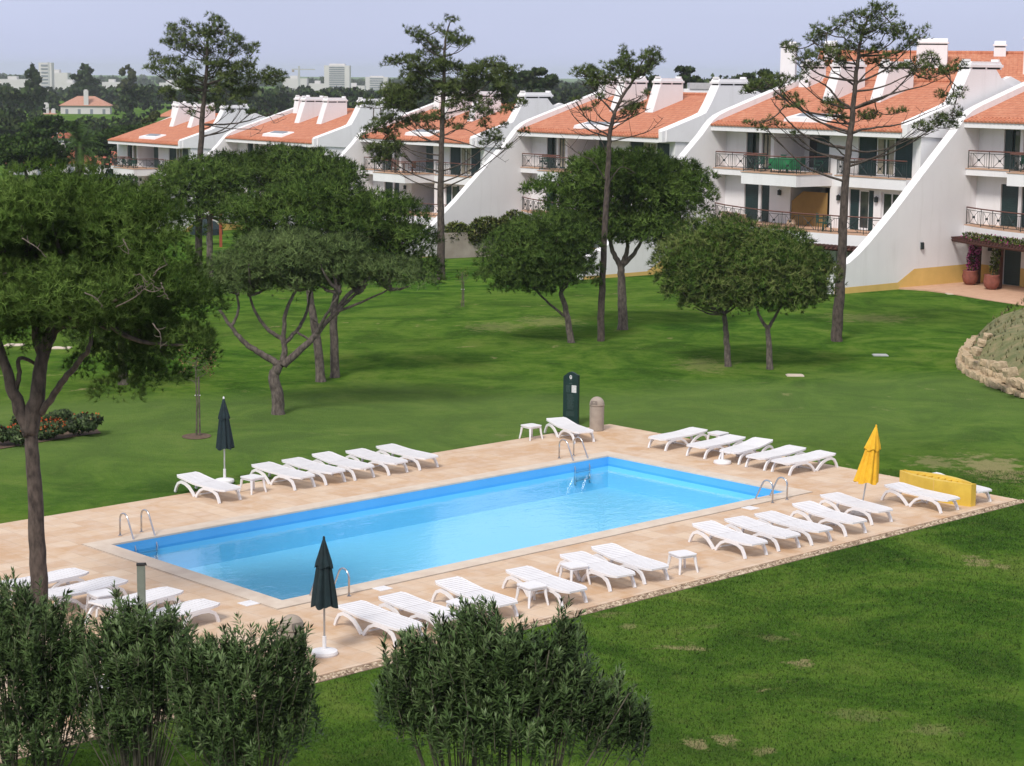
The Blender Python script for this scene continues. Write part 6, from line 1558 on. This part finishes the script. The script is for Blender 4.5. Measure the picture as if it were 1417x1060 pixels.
# ================================================================ FLOWER BED, SAPLINGS, BITS ON THE LAWN
b = MB(); P = [G(*p) for p in [(-60,625),(0,622),(60,612),(110,604),(140,600),(132,592),(95,592),(40,600),(-20,600),(-60,604)]]
b.add([(p.x, p.y, p.z+.02) for p in P], [tuple(range(len(P)))]); tag(b.build("flower_bed", M['gravel_mulch']), kind='structure')
def bush(label, px, py, rx, ry, n, seed, flow=0, mat='ole'):
    v = G(px, py); k = v.y/F_PX; root = empty("flowering_bush", v, 0, label, "bush", "bushes in the left flower bed"); r = random.Random(seed)
    cs = [(r.uniform(-.6, .6)*rx*k, r.uniform(-.5, .5)*rx*k, ry*k*r.uniform(.45, 1.35)) for _ in range(12)]
    V, T = leaf_cloud(cs, [(rx*k*.5, rx*k*.5, ry*k*.45)]*12, n, .13, seed, w=.4); np_mesh("leaves", V, 4, M[mat], root, T, LAST['n'])
    if flow:
        V, T = leaf_cloud([(c[0], c[1], c[2]+.1) for c in cs], [(rx*k*.52, rx*k*.52, ry*k*.5)]*12, flow, .07, seed+1, w=.9); np_mesh("flowers", V, 4, M['flower'], root, T)
    return root
bush("rounded dark green bush at the right end of the flower bed", 115, 603, 26, 17, 3000, 51, 50)
bush("low bush dotted with orange flowers beside the big pine trunk", 70, 608, 22, 15, 2200, 52, 200)
bush("dark green bush left of the big pine trunk at the picture edge", 15, 616, 26, 16, 2800, 53, 60)
bush("loose bush with orange flowers behind the big pine trunk", 40, 596, 24, 13, 2000, 54, 110)
bush("dark fern like bush in shade behind the orange flowers", 84, 590, 20, 14, 1800, 55, 0)
def sapling(label, px, py, hpx, seed, leaves, staked=True):
    v = G(px, py); k = v.y/F_PX; h = hpx*k; root = empty("sapling", v, 0, label, "sapling", "young staked trees"); r = random.Random(seed)
    b = MB(); c = curve([(0,0,-.1), (.02,0,h*.4), (0,.02,h*.7), (.05,0,h)], 4, .01, r); b.tube(c, taper(len(c), .035, .012), 6); b.build("trunk", M['twig'], root)
    if staked:
        b = MB(); b.tube([(.09,.03,-.1), (.08,.03,h*.72)], .028, 6); b.build("stake", M['trunk'], root)
        b = MB(); b.tube([(-.03,0,h*.5), (.05,.05,h*.5), (.12,.02,h*.5)], .02, 5); b.build("tie", M['plastic'], root)
    b = MB(); ends = []
    for i in range(22):
        z = h*r.uniform(.62, 1.0); a = r.uniform(0, 6.28); l = r.uniform(.25, .75)*(1 if h > 1.8 else .4); e = (cos(a)*l, sin(a)*l, z+l*r.uniform(.2, .8)); b.tube([(0,0,z), (e[0]*.5, e[1]*.5, z+l*.15), e], [.01, .007, .004], 4); ends.append(e)
    b.build("branches", M['twig'], root)
    V, T = leaf_cloud(ends, [(.13,.13,.13)]*len(ends), leaves, .08, seed, w=.5); np_mesh("leaves", V, 4, M['dry' if h > 1.8 else 'hedge'], root, T)
sapling("bare young tree tied to a stake left of the far green umbrella", 272, 603, 115, 61, 260)
sapling("tiny staked sapling alone on the lawn before the garden wall", 639, 424, 48, 62, 160)
v = G(272, 604); b = MB(); n = 18; b.add([(v.x+.42*cos(2*pi*k/n), v.y+.5*sin(2*pi*k/n), v.z+.012) for k in range(n)], [tuple(range(n))]); tag(b.build("soil_ring", M['gravel_mulch']), kind='structure')
# agave by the tall pine on the right
def agave(label, px, py, seed):
    v = G(px, py); root = empty("agave", v, 0, label, "plant"); r = random.Random(seed); b = MB()
    for i in range(22):
        a = i*2.4; el = r.uniform(.35, 1.3); L = r.uniform(.7, 1.15); d = Vector((cos(a)*cos(el), sin(a)*cos(el), sin(el))); s = d.cross(Vector((0,0,1))).normalized()*.06; m = d*L*.5
        b.add([tuple(-s), tuple(s), tuple(m+s*1.1), tuple(d*L+Vector((0,0,-.05))), tuple(m-s*1.1), tuple(m+Vector((0,0,-.05)))], [(0,1,2,3,4),(0,5,4),(1,2,5)])
    b.build("leaves", simple("agave_green_%d" % seed, (0.16,0.24,0.17), (0.10,0.16,0.11), 4, 0.5), root)
agave("pale agave showing between the twin pines and the right tall trunk", 1143, 404, 1)
# low flowering plants by the wing tip
bush("low mixed shrub at the foot of the curved wall left of the right tall pine", 1128, 404, 22, 16, 1800, 57, 40, 'hedge')

# ================================================================ HAZE
mh = bpy.data.materials.new("haze"); mh.use_nodes = True; nt = mh.node_tree
for n_ in list(nt.nodes):
    if n_.type == 'BSDF_PRINCIPLED': nt.nodes.remove(n_)
pv = nt.nodes.new("ShaderNodeVolumePrincipled"); pv.inputs["Color"].default_value = (0.88, 0.92, 1.0, 1); pv.inputs["Density"].default_value = 0.00014
pv.inputs["Anisotropy"].default_value = 0.2
nt.links.new(pv.outputs[0], nt.nodes["Material Output"].inputs["Volume"])
b = MB(); b.box(-5200, 5200, -5200, 5200, -6.4, 24); hz_ = b.build("haze", mh); tag(hz_, kind='stuff')

_mi = units[0].matrix_world.inverted()
